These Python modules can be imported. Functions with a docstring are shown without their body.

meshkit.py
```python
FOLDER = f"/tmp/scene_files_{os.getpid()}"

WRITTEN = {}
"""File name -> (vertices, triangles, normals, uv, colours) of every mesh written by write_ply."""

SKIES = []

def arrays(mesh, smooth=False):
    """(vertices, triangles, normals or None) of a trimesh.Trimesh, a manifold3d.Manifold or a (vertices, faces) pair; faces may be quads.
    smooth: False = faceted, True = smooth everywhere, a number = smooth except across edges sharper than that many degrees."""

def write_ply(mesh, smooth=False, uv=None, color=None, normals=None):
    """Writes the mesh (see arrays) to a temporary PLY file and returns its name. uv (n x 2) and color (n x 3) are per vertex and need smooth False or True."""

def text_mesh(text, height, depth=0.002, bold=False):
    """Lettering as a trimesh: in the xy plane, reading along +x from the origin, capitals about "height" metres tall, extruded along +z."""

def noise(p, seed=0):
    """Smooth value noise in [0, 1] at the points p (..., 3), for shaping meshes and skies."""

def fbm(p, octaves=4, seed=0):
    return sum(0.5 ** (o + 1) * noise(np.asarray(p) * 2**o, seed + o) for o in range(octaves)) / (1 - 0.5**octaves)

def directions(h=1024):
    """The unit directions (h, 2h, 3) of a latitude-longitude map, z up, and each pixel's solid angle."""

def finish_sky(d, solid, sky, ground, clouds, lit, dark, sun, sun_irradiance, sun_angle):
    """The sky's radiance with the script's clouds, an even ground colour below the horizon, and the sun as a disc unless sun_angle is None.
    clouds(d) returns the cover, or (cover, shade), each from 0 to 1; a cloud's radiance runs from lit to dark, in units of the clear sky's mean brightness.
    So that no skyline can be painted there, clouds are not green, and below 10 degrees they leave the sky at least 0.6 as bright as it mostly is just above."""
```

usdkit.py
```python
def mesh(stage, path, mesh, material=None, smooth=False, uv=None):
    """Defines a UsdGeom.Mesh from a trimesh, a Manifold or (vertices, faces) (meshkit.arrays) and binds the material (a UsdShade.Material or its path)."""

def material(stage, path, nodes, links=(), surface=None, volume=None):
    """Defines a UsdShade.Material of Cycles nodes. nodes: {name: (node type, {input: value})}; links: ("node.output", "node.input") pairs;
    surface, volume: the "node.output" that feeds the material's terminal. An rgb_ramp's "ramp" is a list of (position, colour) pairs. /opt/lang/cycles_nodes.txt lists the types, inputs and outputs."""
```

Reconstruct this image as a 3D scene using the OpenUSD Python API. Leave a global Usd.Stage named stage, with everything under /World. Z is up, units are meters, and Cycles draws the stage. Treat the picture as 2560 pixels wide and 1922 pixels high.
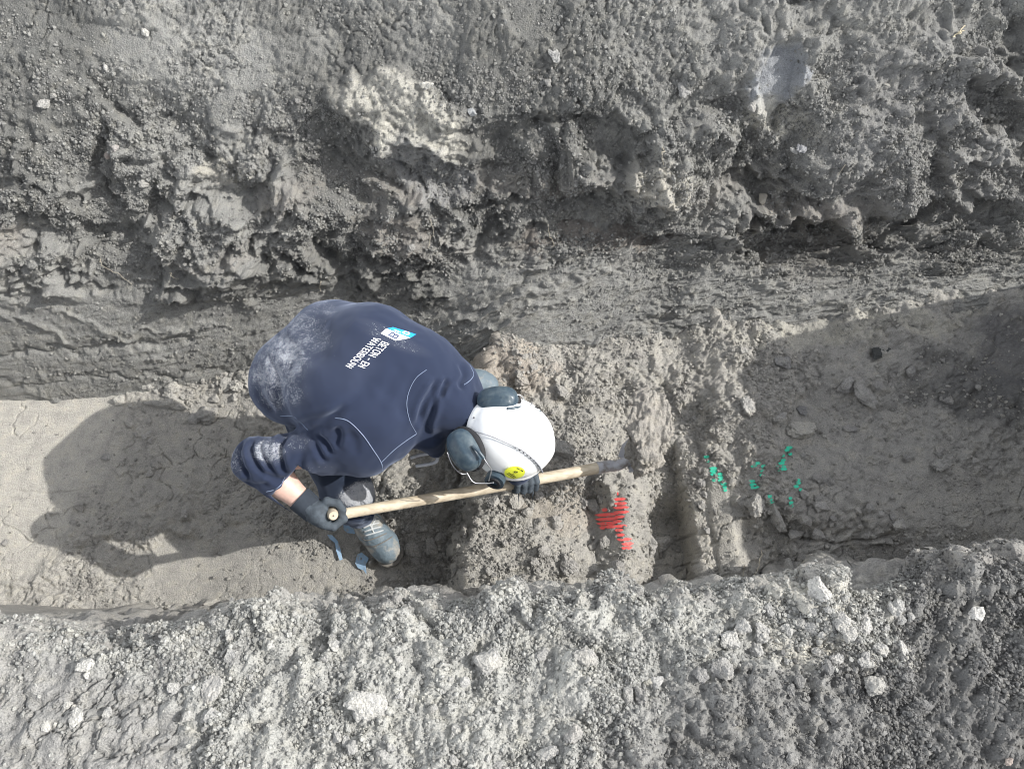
import math, random
import numpy as np, trimesh, usdkit, meshkit
from scipy.spatial import cKDTree
from scipy.interpolate import LinearNDInterpolator, NearestNDInterpolator
from pxr import Gf, Sdf, Usd, UsdGeom, UsdLux, UsdShade, Vt

stage = Usd.Stage.CreateInMemory()
UsdGeom.SetStageUpAxis(stage, UsdGeom.Tokens.z)
UsdGeom.SetStageMetersPerUnit(stage, 1.0)
UsdGeom.Xform.Define(stage, '/World')

# ---------------------------------------------------------------- camera, sky, sun, exposure
CAM_H, TILT, FPX = 3.0, math.radians(20.0), 1923.0
EXPOSURE = 0.68
SUN_EL, SUN_AZ = math.radians(38.5), math.radians(3.5)        # azimuth counted from +x towards +y
SKY_STRENGTH, SUN_I = 0.15, 0.84
cam = UsdGeom.Camera.Define(stage, '/World/camera')
cam.CreateHorizontalApertureAttr(36.0); cam.CreateVerticalApertureAttr(27.0)
cam.CreateFocalLengthAttr(36.0 * FPX / 2560.0)
cam.CreateClippingRangeAttr(Gf.Vec2f(0.05, 500))
cam.CreateExposureAttr(EXPOSURE)
cam.AddTranslateOp().Set(Gf.Vec3d(0, 0, CAM_H)); cam.AddRotateXOp().Set(math.degrees(TILT))
sun_dir = np.array([math.cos(SUN_EL) * math.cos(SUN_AZ), math.cos(SUN_EL) * math.sin(SUN_AZ), math.sin(SUN_EL)])
sky_mat = usdkit.material(stage, '/World/Looks/sky', {
    's': ('sky_texture', {'sky_type': 'single_scattering', 'sun_disc': False, 'sun_elevation': SUN_EL,
                          'sun_rotation': math.atan2(sun_dir[0], sun_dir[1])}),
    # a bright veil of thin broken cloud over the blue
    'g': ('texture_coordinate', {}), 'n': ('noise_texture', {'scale': 2.2, 'detail': 6.0, 'roughness': 0.6}),
    'f': ('map_range', {'from_min': 0.35, 'from_max': 0.62, 'to_min': 0.35, 'to_max': 0.95, 'clamp': True}),
    'bw': ('rgb_to_bw', {}), 'k': ('math', {'math_type': 'multiply', 'value2': 2.6}),
    'cc': ('combine_color', {'color_type': 'rgb'}), 'w': ('mix_color', {'blend_type': 'multiply', 'fac': 1.0, 'b': (1.0, .992, .975)}),
    'mx': ('mix_color', {'blend_type': 'mix'}),
    'b': ('background_shader', {'strength': SKY_STRENGTH})},
    [('g.generated', 'n.vector'), ('n.fac', 'f.value'), ('s.color', 'bw.color'), ('bw.val', 'k.value1'), ('k.value', 'cc.r'), ('k.value', 'cc.g'), ('k.value', 'cc.b'),
     ('cc.color', 'w.a'), ('f.result', 'mx.fac'), ('s.color', 'mx.a'), ('w.result', 'mx.b'), ('mx.result', 'b.color')], surface='b.background')
dome = UsdLux.DomeLight.Define(stage, '/World/sky')
UsdShade.MaterialBindingAPI.Apply(dome.GetPrim()).Bind(sky_mat)
dome.GetPrim().SetCustomDataByKey('kind', 'structure')
sun = UsdLux.DistantLight.Define(stage, '/World/sun')
sun.CreateNormalizeAttr(True); sun.CreateIntensityAttr(SUN_I); sun.CreateAngleAttr(0.5); sun.CreateColorAttr(Gf.Vec3f(1.0, 0.962, 0.90))
sun.AddRotateZOp().Set(math.degrees(SUN_AZ)); sun.AddRotateYOp().Set(90 - math.degrees(SUN_EL))

# ---------------------------------------------------------------- small helpers
F = np.array([0, math.sin(TILT), -math.cos(TILT)]); U = np.array([0, math.cos(TILT), math.sin(TILT)]); CP = np.array([0, 0, CAM_H])

def at(px, py, z):
    """The point at height z that lies on the sight line of a place read off the photograph (2560 x 1922)."""
    a, b = (px - 1280) / FPX, (961 - py) / FPX
    d = np.array([a, 0, 0]) + b * U + F
    return CP + d * ((z - CAM_H) / d[2])

def to_px(P):
    d = P - CP
    dep = d @ F
    return np.stack([1280 + FPX * d[..., 0] / dep, 961 - FPX * (d @ U) / dep], -1)

used = {}
def path_for(name, parent):
    base = f'{parent}/{name}'
    n = used.get(base, 0); used[base] = n + 1
    return base if n == 0 else f'{base}_{n:03d}'

def data(prim, label=None, cat=None, group=None, kind=None):
    for k, v in (('label', label), ('category', cat), ('group', group), ('kind', kind)):
        if v: prim.SetCustomDataByKey(k, v)
    return prim

def thing(name, label, cat, loc=(0, 0, 0), group=None):
    x = UsdGeom.Xform.Define(stage, path_for(name, '/World'))
    x.AddTranslateOp().Set(Gf.Vec3d(*map(float, loc)))
    data(x.GetPrim(), label, cat, group)
    x.GetPrim().SetCustomDataByKey('origin', Gf.Vec3d(*map(float, loc)))
    return x.GetPrim()

def origin(prim):
    while prim and prim.GetPath() != Sdf.Path('/World'):
        o = prim.GetCustomDataByKey('origin')
        if o is not None: return np.array(o)
        prim = prim.GetParent()
    return np.zeros(3)

def obj(name, mesh, mat, parent=None, smooth=False, color=None, floats=None):
    """ONE Mesh prim; vertices are given in world coordinates and stored relative to the thing's base."""
    p = path_for(name, str(parent.GetPath()) if parent else '/World')
    v, f, n = meshkit.arrays(mesh, smooth)
    v = v - (origin(parent) if parent else 0)
    m = UsdGeom.Mesh.Define(stage, p)
    m.CreatePointsAttr(Vt.Vec3fArray.FromNumpy(v.astype(np.float32)))
    m.CreateFaceVertexCountsAttr(Vt.IntArray.FromNumpy(np.full(len(f), 3, np.int32)))
    m.CreateFaceVertexIndicesAttr(Vt.IntArray.FromNumpy(f.astype(np.int32).ravel()))
    m.CreateSubdivisionSchemeAttr('none')
    if n is not None:
        m.CreateNormalsAttr(Vt.Vec3fArray.FromNumpy(n.astype(np.float32))); m.SetNormalsInterpolation('vertex')
    if color is not None:
        UsdGeom.PrimvarsAPI(m).CreatePrimvar('tint', Sdf.ValueTypeNames.Color3fArray, 'vertex').Set(Vt.Vec3fArray.FromNumpy(color.astype(np.float32)))
    UsdShade.MaterialBindingAPI.Apply(m.GetPrim()).Bind(mat)
    return m.GetPrim()

def noise(p, s, seed=0): return meshkit.noise(np.asarray(p) / s, seed)
def fbm(p, s, oct=4, seed=0): return meshkit.fbm(np.asarray(p) / s, oct, seed)
def smoothstep(a, b, x):
    t = np.clip((x - a) / (b - a), 0, 1); return t * t * (3 - 2 * t)
def unit(v): return np.asarray(v, float) / np.linalg.norm(v)

# ---------------------------------------------------------------- materials
def soil_material(name, base, amount=1.0):
    return usdkit.material(stage, f'/World/Looks/{name}', {
        'a': ('attribute', {'attribute': 'tint'}),
        'g': ('geometry', {}),
        'n1': ('noise_texture', {'scale': 260.0, 'detail': 3.0, 'roughness': 0.7}),
        'n2': ('noise_texture', {'scale': 22.0, 'detail': 5.0, 'roughness': 0.65}),
        'r1': ('rgb_ramp', {'ramp': [(0.3, (.66, .66, .66)), (0.5, (1, 1, 1)), (0.66, (1.17, 1.16, 1.14)), (0.72, (1.5, 1.48, 1.43))]}),
        'r2': ('rgb_ramp', {'ramp': [(0.3, (.80, .80, .81)), (0.5, (1, 1, 1)), (0.7, (1.14, 1.12, 1.07))]}),
        'm1': ('mix_color', {'blend_type': 'multiply', 'fac': 1.0}), 'm2': ('mix_color', {'blend_type': 'multiply', 'fac': 1.0}),
        'v': ('voronoi_texture', {'scale': 170.0}),
        'add': ('math', {'math_type': 'multiply_add', 'value2': 0.6}),
        'b': ('bump', {'strength': 1.0 * amount, 'distance': 0.004}),
        'p': ('principled_bsdf', {'roughness': 0.92, 'specular_ior_level': 0.25})},
        [('g.position', 'n1.vector'), ('g.position', 'n2.vector'), ('g.position', 'v.vector'),
         ('n1.fac', 'r1.fac'), ('n2.fac', 'r2.fac'), ('a.color', 'm1.a'), ('r1.color', 'm1.b'), ('m1.result', 'm2.a'), ('r2.color', 'm2.b'),
         ('m2.result', 'p.base_color'), ('v.distance', 'add.value1'), ('n1.fac', 'add.value3'), ('add.value', 'b.height'), ('b.normal', 'p.normal')], surface='p.BSDF')

def plain(name, color, rough=0.6, spec=0.5, metal=0.0, var=0.15, scale=30.0, bump=0.0, bscale=200.0, color2=None, lo=0.35, hi=0.65, **kw):
    c = np.array(color, float)
    c2 = np.array(color2, float) if color2 is not None else c * (1 + var)
    c1 = c if color2 is not None else c * (1 - var)
    nodes = {'g': ('texture_coordinate', {}), 'n': ('noise_texture', {'scale': scale, 'detail': 5.0, 'roughness': 0.65}),
             'r': ('rgb_ramp', {'ramp': [(lo, tuple(c1)), (hi, tuple(np.minimum(c2, .95)))]}),
             'n2': ('noise_texture', {'scale': bscale, 'detail': 3.0}), 'b': ('bump', {'strength': bump, 'distance': 0.003}),
             'p': ('principled_bsdf', {'roughness': rough, 'specular_ior_level': spec, 'metallic': metal, **kw})}
    links = [('g.object', 'n.vector'), ('g.object', 'n2.vector'), ('n.fac', 'r.fac'), ('r.color', 'p.base_color')]
    if bump: links += [('n2.fac', 'b.height'), ('b.normal', 'p.normal')]
    return usdkit.material(stage, f'/World/Looks/{name}', nodes, links, surface='p.BSDF')

def cloth_material(name, color, dustcolor=(.56, .58, .61)):
    """Fabric with dry soil dust where the mesh's tint (red channel) says the dust lies."""
    return usdkit.material(stage, f'/World/Looks/{name}', {
        'a': ('attribute', {'attribute': 'tint'}), 's': ('separate_color', {}), 'g': ('geometry', {}),
        'n1': ('noise_texture', {'scale': 380.0, 'detail': 1.0, 'roughness': 0.7}), 'n2': ('noise_texture', {'scale': 60.0, 'detail': 4.0, 'roughness': 0.7}),
        'mm': ('math', {'math_type': 'multiply_add', 'value2': 0.55}),          # n2*0.55 + n1
        'd': ('math', {'math_type': 'multiply_add', 'value2': 0.62}),           # dust*0.62 + above
        'cut': ('map_range', {'from_min': 1.31, 'from_max': 1.40, 'to_min': 0.0, 'to_max': 0.62, 'clamp': True}),
        'film': ('math', {'math_type': 'multiply', 'value2': 0.045}),
        'mx': ('math', {'math_type': 'maximum'}),
        'col': ('mix_color', {'blend_type': 'mix', 'a': color, 'b': dustcolor}),
        'w': ('noise_texture', {'scale': 900.0, 'detail': 1.0}), 'b': ('bump', {'strength': 0.25, 'distance': 0.001}),
        'p': ('principled_bsdf', {'roughness': 0.9, 'specular_ior_level': 0.15, 'sheen_weight': 0.22, 'sheen_roughness': 0.5, 'sheen_tint': (.65, .75, 1.0)})},
        [('a.color', 's.color'), ('g.position', 'n1.vector'), ('g.position', 'n2.vector'), ('g.position', 'w.vector'),
         ('n2.fac', 'mm.value1'), ('n1.fac', 'mm.value3'), ('s.r', 'd.value1'), ('mm.value', 'd.value3'), ('d.value', 'cut.value'),
         ('s.r', 'film.value1'), ('film.value', 'mx.value1'), ('cut.result', 'mx.value2'), ('mx.value', 'col.fac'), ('col.result', 'p.base_color'),
         ('w.fac', 'b.height'), ('b.normal', 'p.normal')], surface='p.BSDF')

M = {}
M['soil'] = soil_material('soil', None)
M['clod'] = M['soil']
M['navy'] = cloth_material('navy_fleece', (.0175, .025, .051))
M['navy_trousers'] = cloth_material('navy_work_cloth', (.016, .024, .044))
M['thread'] = plain('pale_thread', (.20, .25, .36), .8, var=.2)
M['print_white'] = plain('white_print', (.86, .86, .87), .6, var=.03)
M['print_blue'] = plain('blue_print', (.01, .29, .68), .5, var=.05)
M['print_navy'] = plain('navy_print', (.05, .07, .14), .7)
M['skin'] = plain('skin', (.58, .395, .33), .5, var=.08, scale=60, bump=.08, subsurface_weight=0.08)
M['hair'] = plain('hair', (.05, .035, .025), .7)
M['eye'] = plain('eye', (.7, .7, .68), .2)
M['glove'] = plain('grey_glove', (.058, .072, .088), .75, spec=.3, var=.25, scale=45, bump=.25, bscale=260)
M['glove_cuff'] = plain('dark_glove_cuff', (.034, .042, .055), .9, spec=.2, bump=.3, bscale=500)
M['helmet'] = plain('white_helmet', (.84, .86, .87), .28, var=.02, scale=25)
M['ridge'] = plain('grey_rim', (.24, .25, .28), .6, var=.3, scale=80)
M['hole'] = plain('dark_slot', (.03, .03, .035), .8)
M['muff'] = plain('scuffed_black_plastic', (.034, .056, .078), .36, spec=.5, scale=28, color2=(.11, .14, .15), lo=.45, hi=.85, bump=.06, bscale=120)
M['cushion'] = plain('black_foam', (.012, .013, .016), .8)
M['wire'] = plain('steel_wire', (.45, .46, .48), .35, metal=.8)
M['sticker'] = plain('yellow_sticker', (.80, .86, .06), .45, var=.03)
M['ink'] = plain('black_ink', (.02, .02, .02), .6)
M['cord'] = plain('white_cord', (.55, .57, .62), .75, var=.1)
M['boot'] = plain('muddy_grey_leather', (.125, .165, .195), .6, spec=.4, scale=18, color2=(.27, .26, .235), lo=.50, hi=.64, bump=.5, bscale=110)
M['sole'] = plain('dirty_rubber', (.16, .15, .135), .9, bump=.5, bscale=150)
M['lace'] = plain('boot_lace', (.42, .44, .45), .8)
M['steel'] = plain('worn_steel', (.48, .49, .53), .4, metal=.1, scale=40, color2=(.22, .19, .165), lo=.45, hi=.7)
M['blue_patch'] = plain('light_blue_plastic', (.25, .38, .53), .7, scale=70, color2=(.31, .33, .33), lo=.52, hi=.66)
M['red_mark'] = plain('red_marking', (.82, .095, .09), .75, scale=160, color2=(.55, .20, .17), lo=.48, hi=.68)
M['green_mark'] = plain('green_marking', (.03, .56, .36), .75, scale=160, color2=(.14, .38, .29), lo=.48, hi=.68)
M['root'] = plain('pale_root', (.34, .31, .25), .8)
M['straw'] = plain('straw', (.55, .48, .32), .7)
M['bulb'] = plain('dry_bulb', (.30, .28, .24), .8, bump=.4)
M['wood'] = usdkit.material(stage, '/World/Looks/ash_wood', {
    'g': ('texture_coordinate', {}), 'mp': ('mapping', {'scale': (3.0, 90.0, 90.0)}), 'n': ('noise_texture', {'scale': 1.0, 'detail': 5.0, 'roughness': .6, 'distortion': .4}),
    'r': ('rgb_ramp', {'ramp': [(.3, (.46, .38, .28)), (.5, (.60, .53, .41)), (.7, (.68, .61, .49))]}), 'b': ('bump', {'strength': .15, 'distance': .002}),
    'n2': ('noise_texture', {'scale': 14.0, 'detail': 4.0}), 'r2': ('rgb_ramp', {'ramp': [(.42, (1, 1, 1)), (.62, (.72, .70, .68))]}), 'mm': ('mix_color', {'blend_type': 'multiply', 'fac': .8}),
    'p': ('principled_bsdf', {'roughness': .55, 'specular_ior_level': .35})},
    [('g.object', 'mp.vector'), ('mp.vector', 'n.vector'), ('n.fac', 'r.fac'), ('g.object', 'n2.vector'), ('n2.fac', 'r2.fac'), ('r.color', 'mm.a'), ('r2.color', 'mm.b'),
     ('mm.result', 'p.base_color'), ('n.fac', 'b.height'), ('b.normal', 'p.normal')], surface='p.BSDF')

# ---------------------------------------------------------------- terrain
def clods(X, S, cell, seed, keep=1.0, warp=0.25, tilt=0.6, flat=0.0):
    """Heights of packed lumps about `cell` across at the surface places (X, S): domes with tilted, cut-off tops."""
    rng = np.random.default_rng(seed)
    Q = np.stack([X, S, np.zeros_like(X)], -1)
    wx = (noise(Q, cell * .7, seed + 1) - .5) + .5 * (noise(Q, cell * .3, seed + 3) - .5)
    wy = (noise(Q, cell * .7, seed + 2) - .5) + .5 * (noise(Q, cell * .3, seed + 4) - .5)
    q = np.stack([X + wx * cell * warp * 2, S + wy * cell * warp * 2], -1)
    lo, hi = q.min(0) - cell, q.max(0) + cell
    lo, hi = np.maximum(lo, [-2.6, -1.2]), np.minimum(hi, [2.6, 3.2])
    gx, gy = np.arange(lo[0], hi[0], cell), np.arange(lo[1], hi[1], cell)
    c = np.stack(np.meshgrid(gx, gy), -1).reshape(-1, 2) + rng.uniform(-.48, .48, (len(gx) * len(gy), 2)) * cell
    r = cell * rng.uniform(.38, .95, len(c)) * np.where(rng.random(len(c)) < keep, 1, 1e-3)
    g = rng.normal(size=(len(c), 2)) * tilt
    t = rng.uniform(.45, 1.0, len(c))
    d, i = cKDTree(c).query(q, k=3)
    out = np.zeros(len(q))
    for k in range(3):
        rr = r[i[:, k]]
        u = d[:, k] / rr
        dome = rr * np.sqrt(np.clip(1 - u * u, 0, 1)) * t[i[:, k]]
        off = q - c[i[:, k]]
        plane = rr * .55 + (off * g[i[:, k]]).sum(1)
        out = np.maximum(out, np.where(u < 1, np.clip(np.minimum(dome, plane), 0, None), 0))
    return out

def billow(Q, s, seed):
    return np.abs(2 * fbm(Q, s, 3, seed) - 1) * 2

def axis(fine_lo, fine_hi, step, far_lo, far_hi, grow=1.22):
    mid = list(np.arange(fine_lo, fine_hi + step / 2, step))
    a, s, out = fine_lo, step, []
    while a > far_lo: s *= grow; a -= s; out.append(max(a, far_lo))
    b, s, out2 = mid[-1], step, []
    while b < far_hi: s *= grow; b += s; out2.append(min(b, far_hi))
    return np.array(out[::-1] + mid + out2)

def grid_faces(nr, nc):
    i, j = np.meshgrid(np.arange(nr - 1), np.arange(nc - 1), indexing='ij')
    a = (i * nc + j).ravel()
    return np.vstack([np.stack([a, a + 1, a + nc + 1], 1), np.stack([a, a + nc + 1, a + nc], 1)])

def grid_normals(P):
    n = np.cross(np.gradient(P, axis=1), np.gradient(P, axis=0))
    n /= np.linalg.norm(n, axis=-1, keepdims=True) + 1e-12
    return n

def blob(px, x, y, rx, ry, ang=0.0, hard=1.0):
    """1 inside an ellipse drawn on the photograph, falling smoothly to 0 at its rim."""
    a = math.radians(ang); dx, dy = px[..., 0] - x, px[..., 1] - y
    u = (dx * math.cos(a) + dy * math.sin(a)) / rx; v = (-dx * math.sin(a) + dy * math.cos(a)) / ry
    return np.clip(1.0 - (u * u + v * v), 0, 1) ** (1.0 / hard) if hard >= 1 else np.clip(1 - (u * u + v * v), 0, 1)

def curve(points, x):
    p = np.array(points, float); return np.interp(x, p[:, 0], p[:, 1])

LIP_Z = 1.25
lip_px = [(-600, 1560), (0, 1550), (130, 1556), (230, 1560), (500, 1512), (640, 1500), (760, 1490), (870, 1476), (960, 1474), (1050, 1482), (1150, 1488), (1300, 1462), (1420, 1446), (1600, 1440), (1800, 1444),
          (1960, 1440), (2030, 1425), (2060, 1425), (2130, 1443), (2250, 1436), (2330, 1410), (2420, 1385), (2560, 1376), (3200, 1370)]
lip_w = np.array([at(a, b, LIP_Z) for a, b in lip_px])
foot_px = [(-900, 1020), (0, 985), (330, 968), (620, 930), (900, 890), (1180, 868), (1420, 850), (1640, 826), (1950, 815), (2300, 800), (2560, 790), (3300, 780)]
foot_w = np.array([at(a, b, 0.10 + 0.25 * (a > 1100)) for a, b in foot_px])
lip_y = lambda x: np.interp(x, lip_w[:, 0], lip_w[:, 1])
foot_y = lambda x: np.interp(x, foot_w[:, 0], foot_w[:, 1]) + .03

GREY = np.array([.208, .209, .201])

def floor_height(x, y):
    """Smooth height of the trench floor: low on the left, a loose mound in the middle, a cut, and a raised bench on the right."""
    Q = np.stack([x, y, np.zeros_like(x)], -1)
    w = (fbm(Q, .16, 4, 71) - .5) * .11
    w2 = (fbm(Q, .10, 4, 72) - .5) * .05
    z = 0.02 * (fbm(Q, .5, 2, 5) - .5) - .07 * smoothstep(-.75, -1.25, x)
    xe = x + w
    # heap under the far wall, left
    z += .07 * np.exp(-(((x + 1.05) / .55) ** 2)) * smoothstep(.72, 1.15, y + w)
    # mound in the middle
    edge = -.18 + .10 * (y - .55)
    mound = smoothstep(edge - .045, edge + .07, xe)
    z += .24 * mound * (1 + .35 * (fbm(Q, .22, 3, 9) - .5))
    z += .06 * np.exp(-(((x - .05) / .25) ** 2 + ((y - .32) / .16) ** 2)) * mound
    # spade cut with upright sides between the spur and the bench
    xl = .490 + .05 * (y - .45) + w2 * .9; xr = .648 - .10 * (y - .45)
    cut = smoothstep(xl - .03, xl + .035, x) * (1 - smoothstep(xr - .012, xr + .014, x + w2 * .7)) * smoothstep(.80, .70, y + w2)
    z -= .155 * cut * (1 + .5 * (fbm(Q, .12, 3, 74) - .5)) * (1 - .55 * smoothstep(.50, .64, y + w2))
    # groove left by the spade on top of the bench's edge
    z -= .008 * np.exp(-(((x - xr - .058) / .006) ** 2)) * smoothstep(.62, .56, y) + .010 * smoothstep(xr + .13, xr + .145, x) * smoothstep(.62, .56, y) * (x < xr + .4)
    z += .05 * smoothstep(.64, .80, x)
    # rounded spur that carries the red marks
    z += .065 * np.exp(-(((x - .400 - w2 * .2) / .068) ** 2)) * smoothstep(.72, .60, y) * smoothstep(.20, .28, y)
    z -= .04 * np.exp(-(((x - .29) / .035) ** 2)) * smoothstep(.66, .56, y) * smoothstep(.30, .40, y)
    # bench rises to the right, slopes up to the far wall
    z += .10 * smoothstep(1.0, 1.9, x) 
    z -= .035 * np.exp(-(((x - .98) / .2) ** 2 + ((y - .36) / .14) ** 2))
    z += .06 * np.exp(-(((x - 1.15 ) / .30) ** 2 + ((y - .52) / .12) ** 2))
    return z

TERRAIN = {}
def build_terrain(name, P0, ds, tint, label=None):
    n = grid_normals(P0)
    P = P0 + n * ds[..., None]
    TERRAIN[name] = P
    nr, nc = P.shape[:2]
    f = grid_faces(nr, nc)
    obj_prim = obj(name, trimesh.Trimesh(P.reshape(-1, 3), f, process=False), M['soil'], color=tint.reshape(-1, 3), smooth=True)
    data(obj_prim, kind='structure')
    return P

def layers(X, S, seed, crumb, amp=1.0):
    """crumb: 0 = smeared flat, 1 = loose and crumbly."""
    h = clods(X, S, .085, seed + 1, keep=.55) * .42 * crumb
    h += clods(X, S, .040, seed + 2, keep=.75) * .55 * crumb
    h += clods(X, S, .019, seed + 3, keep=.9) * .75 * np.clip(crumb * 1.15, 0, 1)
    h += clods(X, S, .0095, seed + 4, keep=.9) * .8 * np.clip(crumb * 1.3 + .03, 0, 1)
    return h * amp

def cracks(X, S, cell, seed, width, depth):
    rng = np.random.default_rng(seed)
    Q = np.stack([X, S, np.zeros_like(X)], -1)
    q = np.stack([X + (fbm(Q, cell * .5, 3, seed) - .5) * cell * .9, S + (fbm(Q, cell * .5, 3, seed + 9) - .5) * cell * .9], -1)
    gx, gy = np.arange(-2.6, 2.6, cell), np.arange(-1.2, 3.2, cell)
    c = np.stack(np.meshgrid(gx, gy), -1).reshape(-1, 2) + rng.uniform(-.5, .5, (len(gx) * len(gy), 2)) * cell
    d, _ = cKDTree(c).query(q, k=2)
    m = smoothstep(.42, .62, fbm(Q, cell * 1.6, 2, seed + 5))
    return -depth * np.clip(1 - (d[:, 1] - d[:, 0]) / width, 0, 1) * m

# ---- far wall ------------------------------------------------------------------------------------
def make_far_wall():
    xs = axis(-2.0, 2.0, .0042, -30, 30)
    prof = np.array([(-.05, -.12), (0, 0), (.085, .16), (.185, .33), (.28, .45), (.42, .66), (.60, .90), (.77, 1.06), (1.0, 1.20), (1.36, 1.32)])
    seg = np.r_[0, np.cumsum(np.hypot(*np.diff(prof, axis=0).T))]
    ss = np.r_[np.arange(0, seg[-1] - .28, .0042), np.linspace(seg[-1] - .28, seg[-1], 20)]
    py, pz = np.interp(ss, seg, prof[:, 0]), np.interp(ss, seg, prof[:, 1])
    k = np.exp(-(np.arange(-14, 15) / 6.0) ** 2); k /= k.sum()
    sm = lambda a: np.convolve(np.pad(a, 14, mode='edge'), k, mode='valid')
    py, pz = sm(py), sm(pz)
    far = axis(0, .01, .05, 0, 60, 1.5)[1:]
    py, pz = np.r_[py, py[-1] + far], np.r_[pz, pz[-1] + np.minimum(far * .12, .5)]
    ss = np.r_[ss, ss[-1] + far]
    X, S = np.meshgrid(xs, ss)
    fy = foot_y(xs)
    P0 = np.stack([X, fy[None] + py[:, None] + 0 * X, pz[:, None] + 0 * X], -1)
    base = floor_height(xs, fy)
    base = np.interp(xs, np.linspace(-3, 3, 600), np.convolve(np.pad(floor_height(np.linspace(-3, 3, 600), foot_y(np.linspace(-3, 3, 600))), 30, mode='edge'), np.hanning(61) / np.hanning(61).sum(), 'valid'))
    lift = np.clip(1 - pz / .5, 0, 1)
    P0[..., 2] += base[None] * lift[:, None]
    Q = np.stack([X, S, 0 * X], -1)
    px = to_px(P0)
    near = smoothstep(2.6, 2.1, np.abs(X)) * smoothstep(2.4, 1.8, S)
    # ---- where the bucket smeared the clay smooth
    yb = px[..., 1] + (fbm(Q, .2, 3, 11) - .5) * 160
    smear = smoothstep(690, 790, yb) * smoothstep(1150, 950, px[..., 0])
    smear = np.maximum(smear, smoothstep(650, 720, yb) * smoothstep(1000, 1100, px[..., 0]) * smoothstep(1750, 1500, px[..., 0]))
    smear = np.maximum(smear, smoothstep(640, 710, yb) * smoothstep(1650, 1800, px[..., 0]) * .9)
    smear *= smoothstep(.34, .50, fbm(Q + [0, 0, 7], .16, 3, 12) + .17)
    px_s = px + np.stack([fbm(Q, .06, 3, 35) - .5, fbm(Q, .06, 3, 36) - .5], -1) * 55
    drag = np.zeros_like(X)
    for a in ((240, 860, 420, 70, -3), (1310, 745, 270, 48, -24), (1180, 815, 230, 40, -16), (1520, 655, 150, 26, -38), (1390, 690, 120, 24, -32), (1750, 790, 160, 30, -4), (2250, 745, 300, 34, -9), (2480, 700, 180, 36, -12), (1980, 800, 180, 22, -8), (120, 780, 150, 36, 6), (330, 800, 190, 26, 4), (180, 905, 260, 26, -5), (470, 930, 230, 16, -4), (500, 770, 120, 24, 2)):
        drag = np.maximum(drag, np.clip(blob(px_s, *a) * 2.5, 0, 1))
    smear = np.maximum(smear, drag)
    flats = np.zeros_like(X)
    for a in ((1935, 190, 55, 105, 20), (160, 290, 40, 60, 0), (300, 100, 190, 45, 8), (570, 280, 60, 60, 30), (1340, 30, 90, 80, 0), (620, 170, 70, 60, 40), (60, 60, 110, 70, -25), (2450, 85, 90, 50, 20)):
        flats = np.maximum(flats, np.clip(blob(px, *a) * 2.2 + (fbm(Q, .05, 3, 13) - .5), 0, 1))
    crumb = (1 - .93 * smear) * (1 - .95 * flats)
    crumb *= .40 + .75 * smoothstep(.32, .58, fbm(Q, .28, 3, 14))
    upper = smoothstep(330, 160, px[..., 1] + (fbm(Q, .3, 2, 15) - .5) * 300) * smoothstep(2150, 1500, px[..., 0])
    crumb = crumb * (1 - .45 * upper)
    x, s = X.ravel(), S.ravel()
    h = layers(x, s, 100, crumb.ravel() * .8).reshape(X.shape) * near
    # ---- big lumps, ledges and hollows
    Wq = Q + np.stack([fbm(Q, .25, 3, 16) - .5, fbm(Q, .25, 3, 17) - .5, 0 * X], -1) * .22
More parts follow.
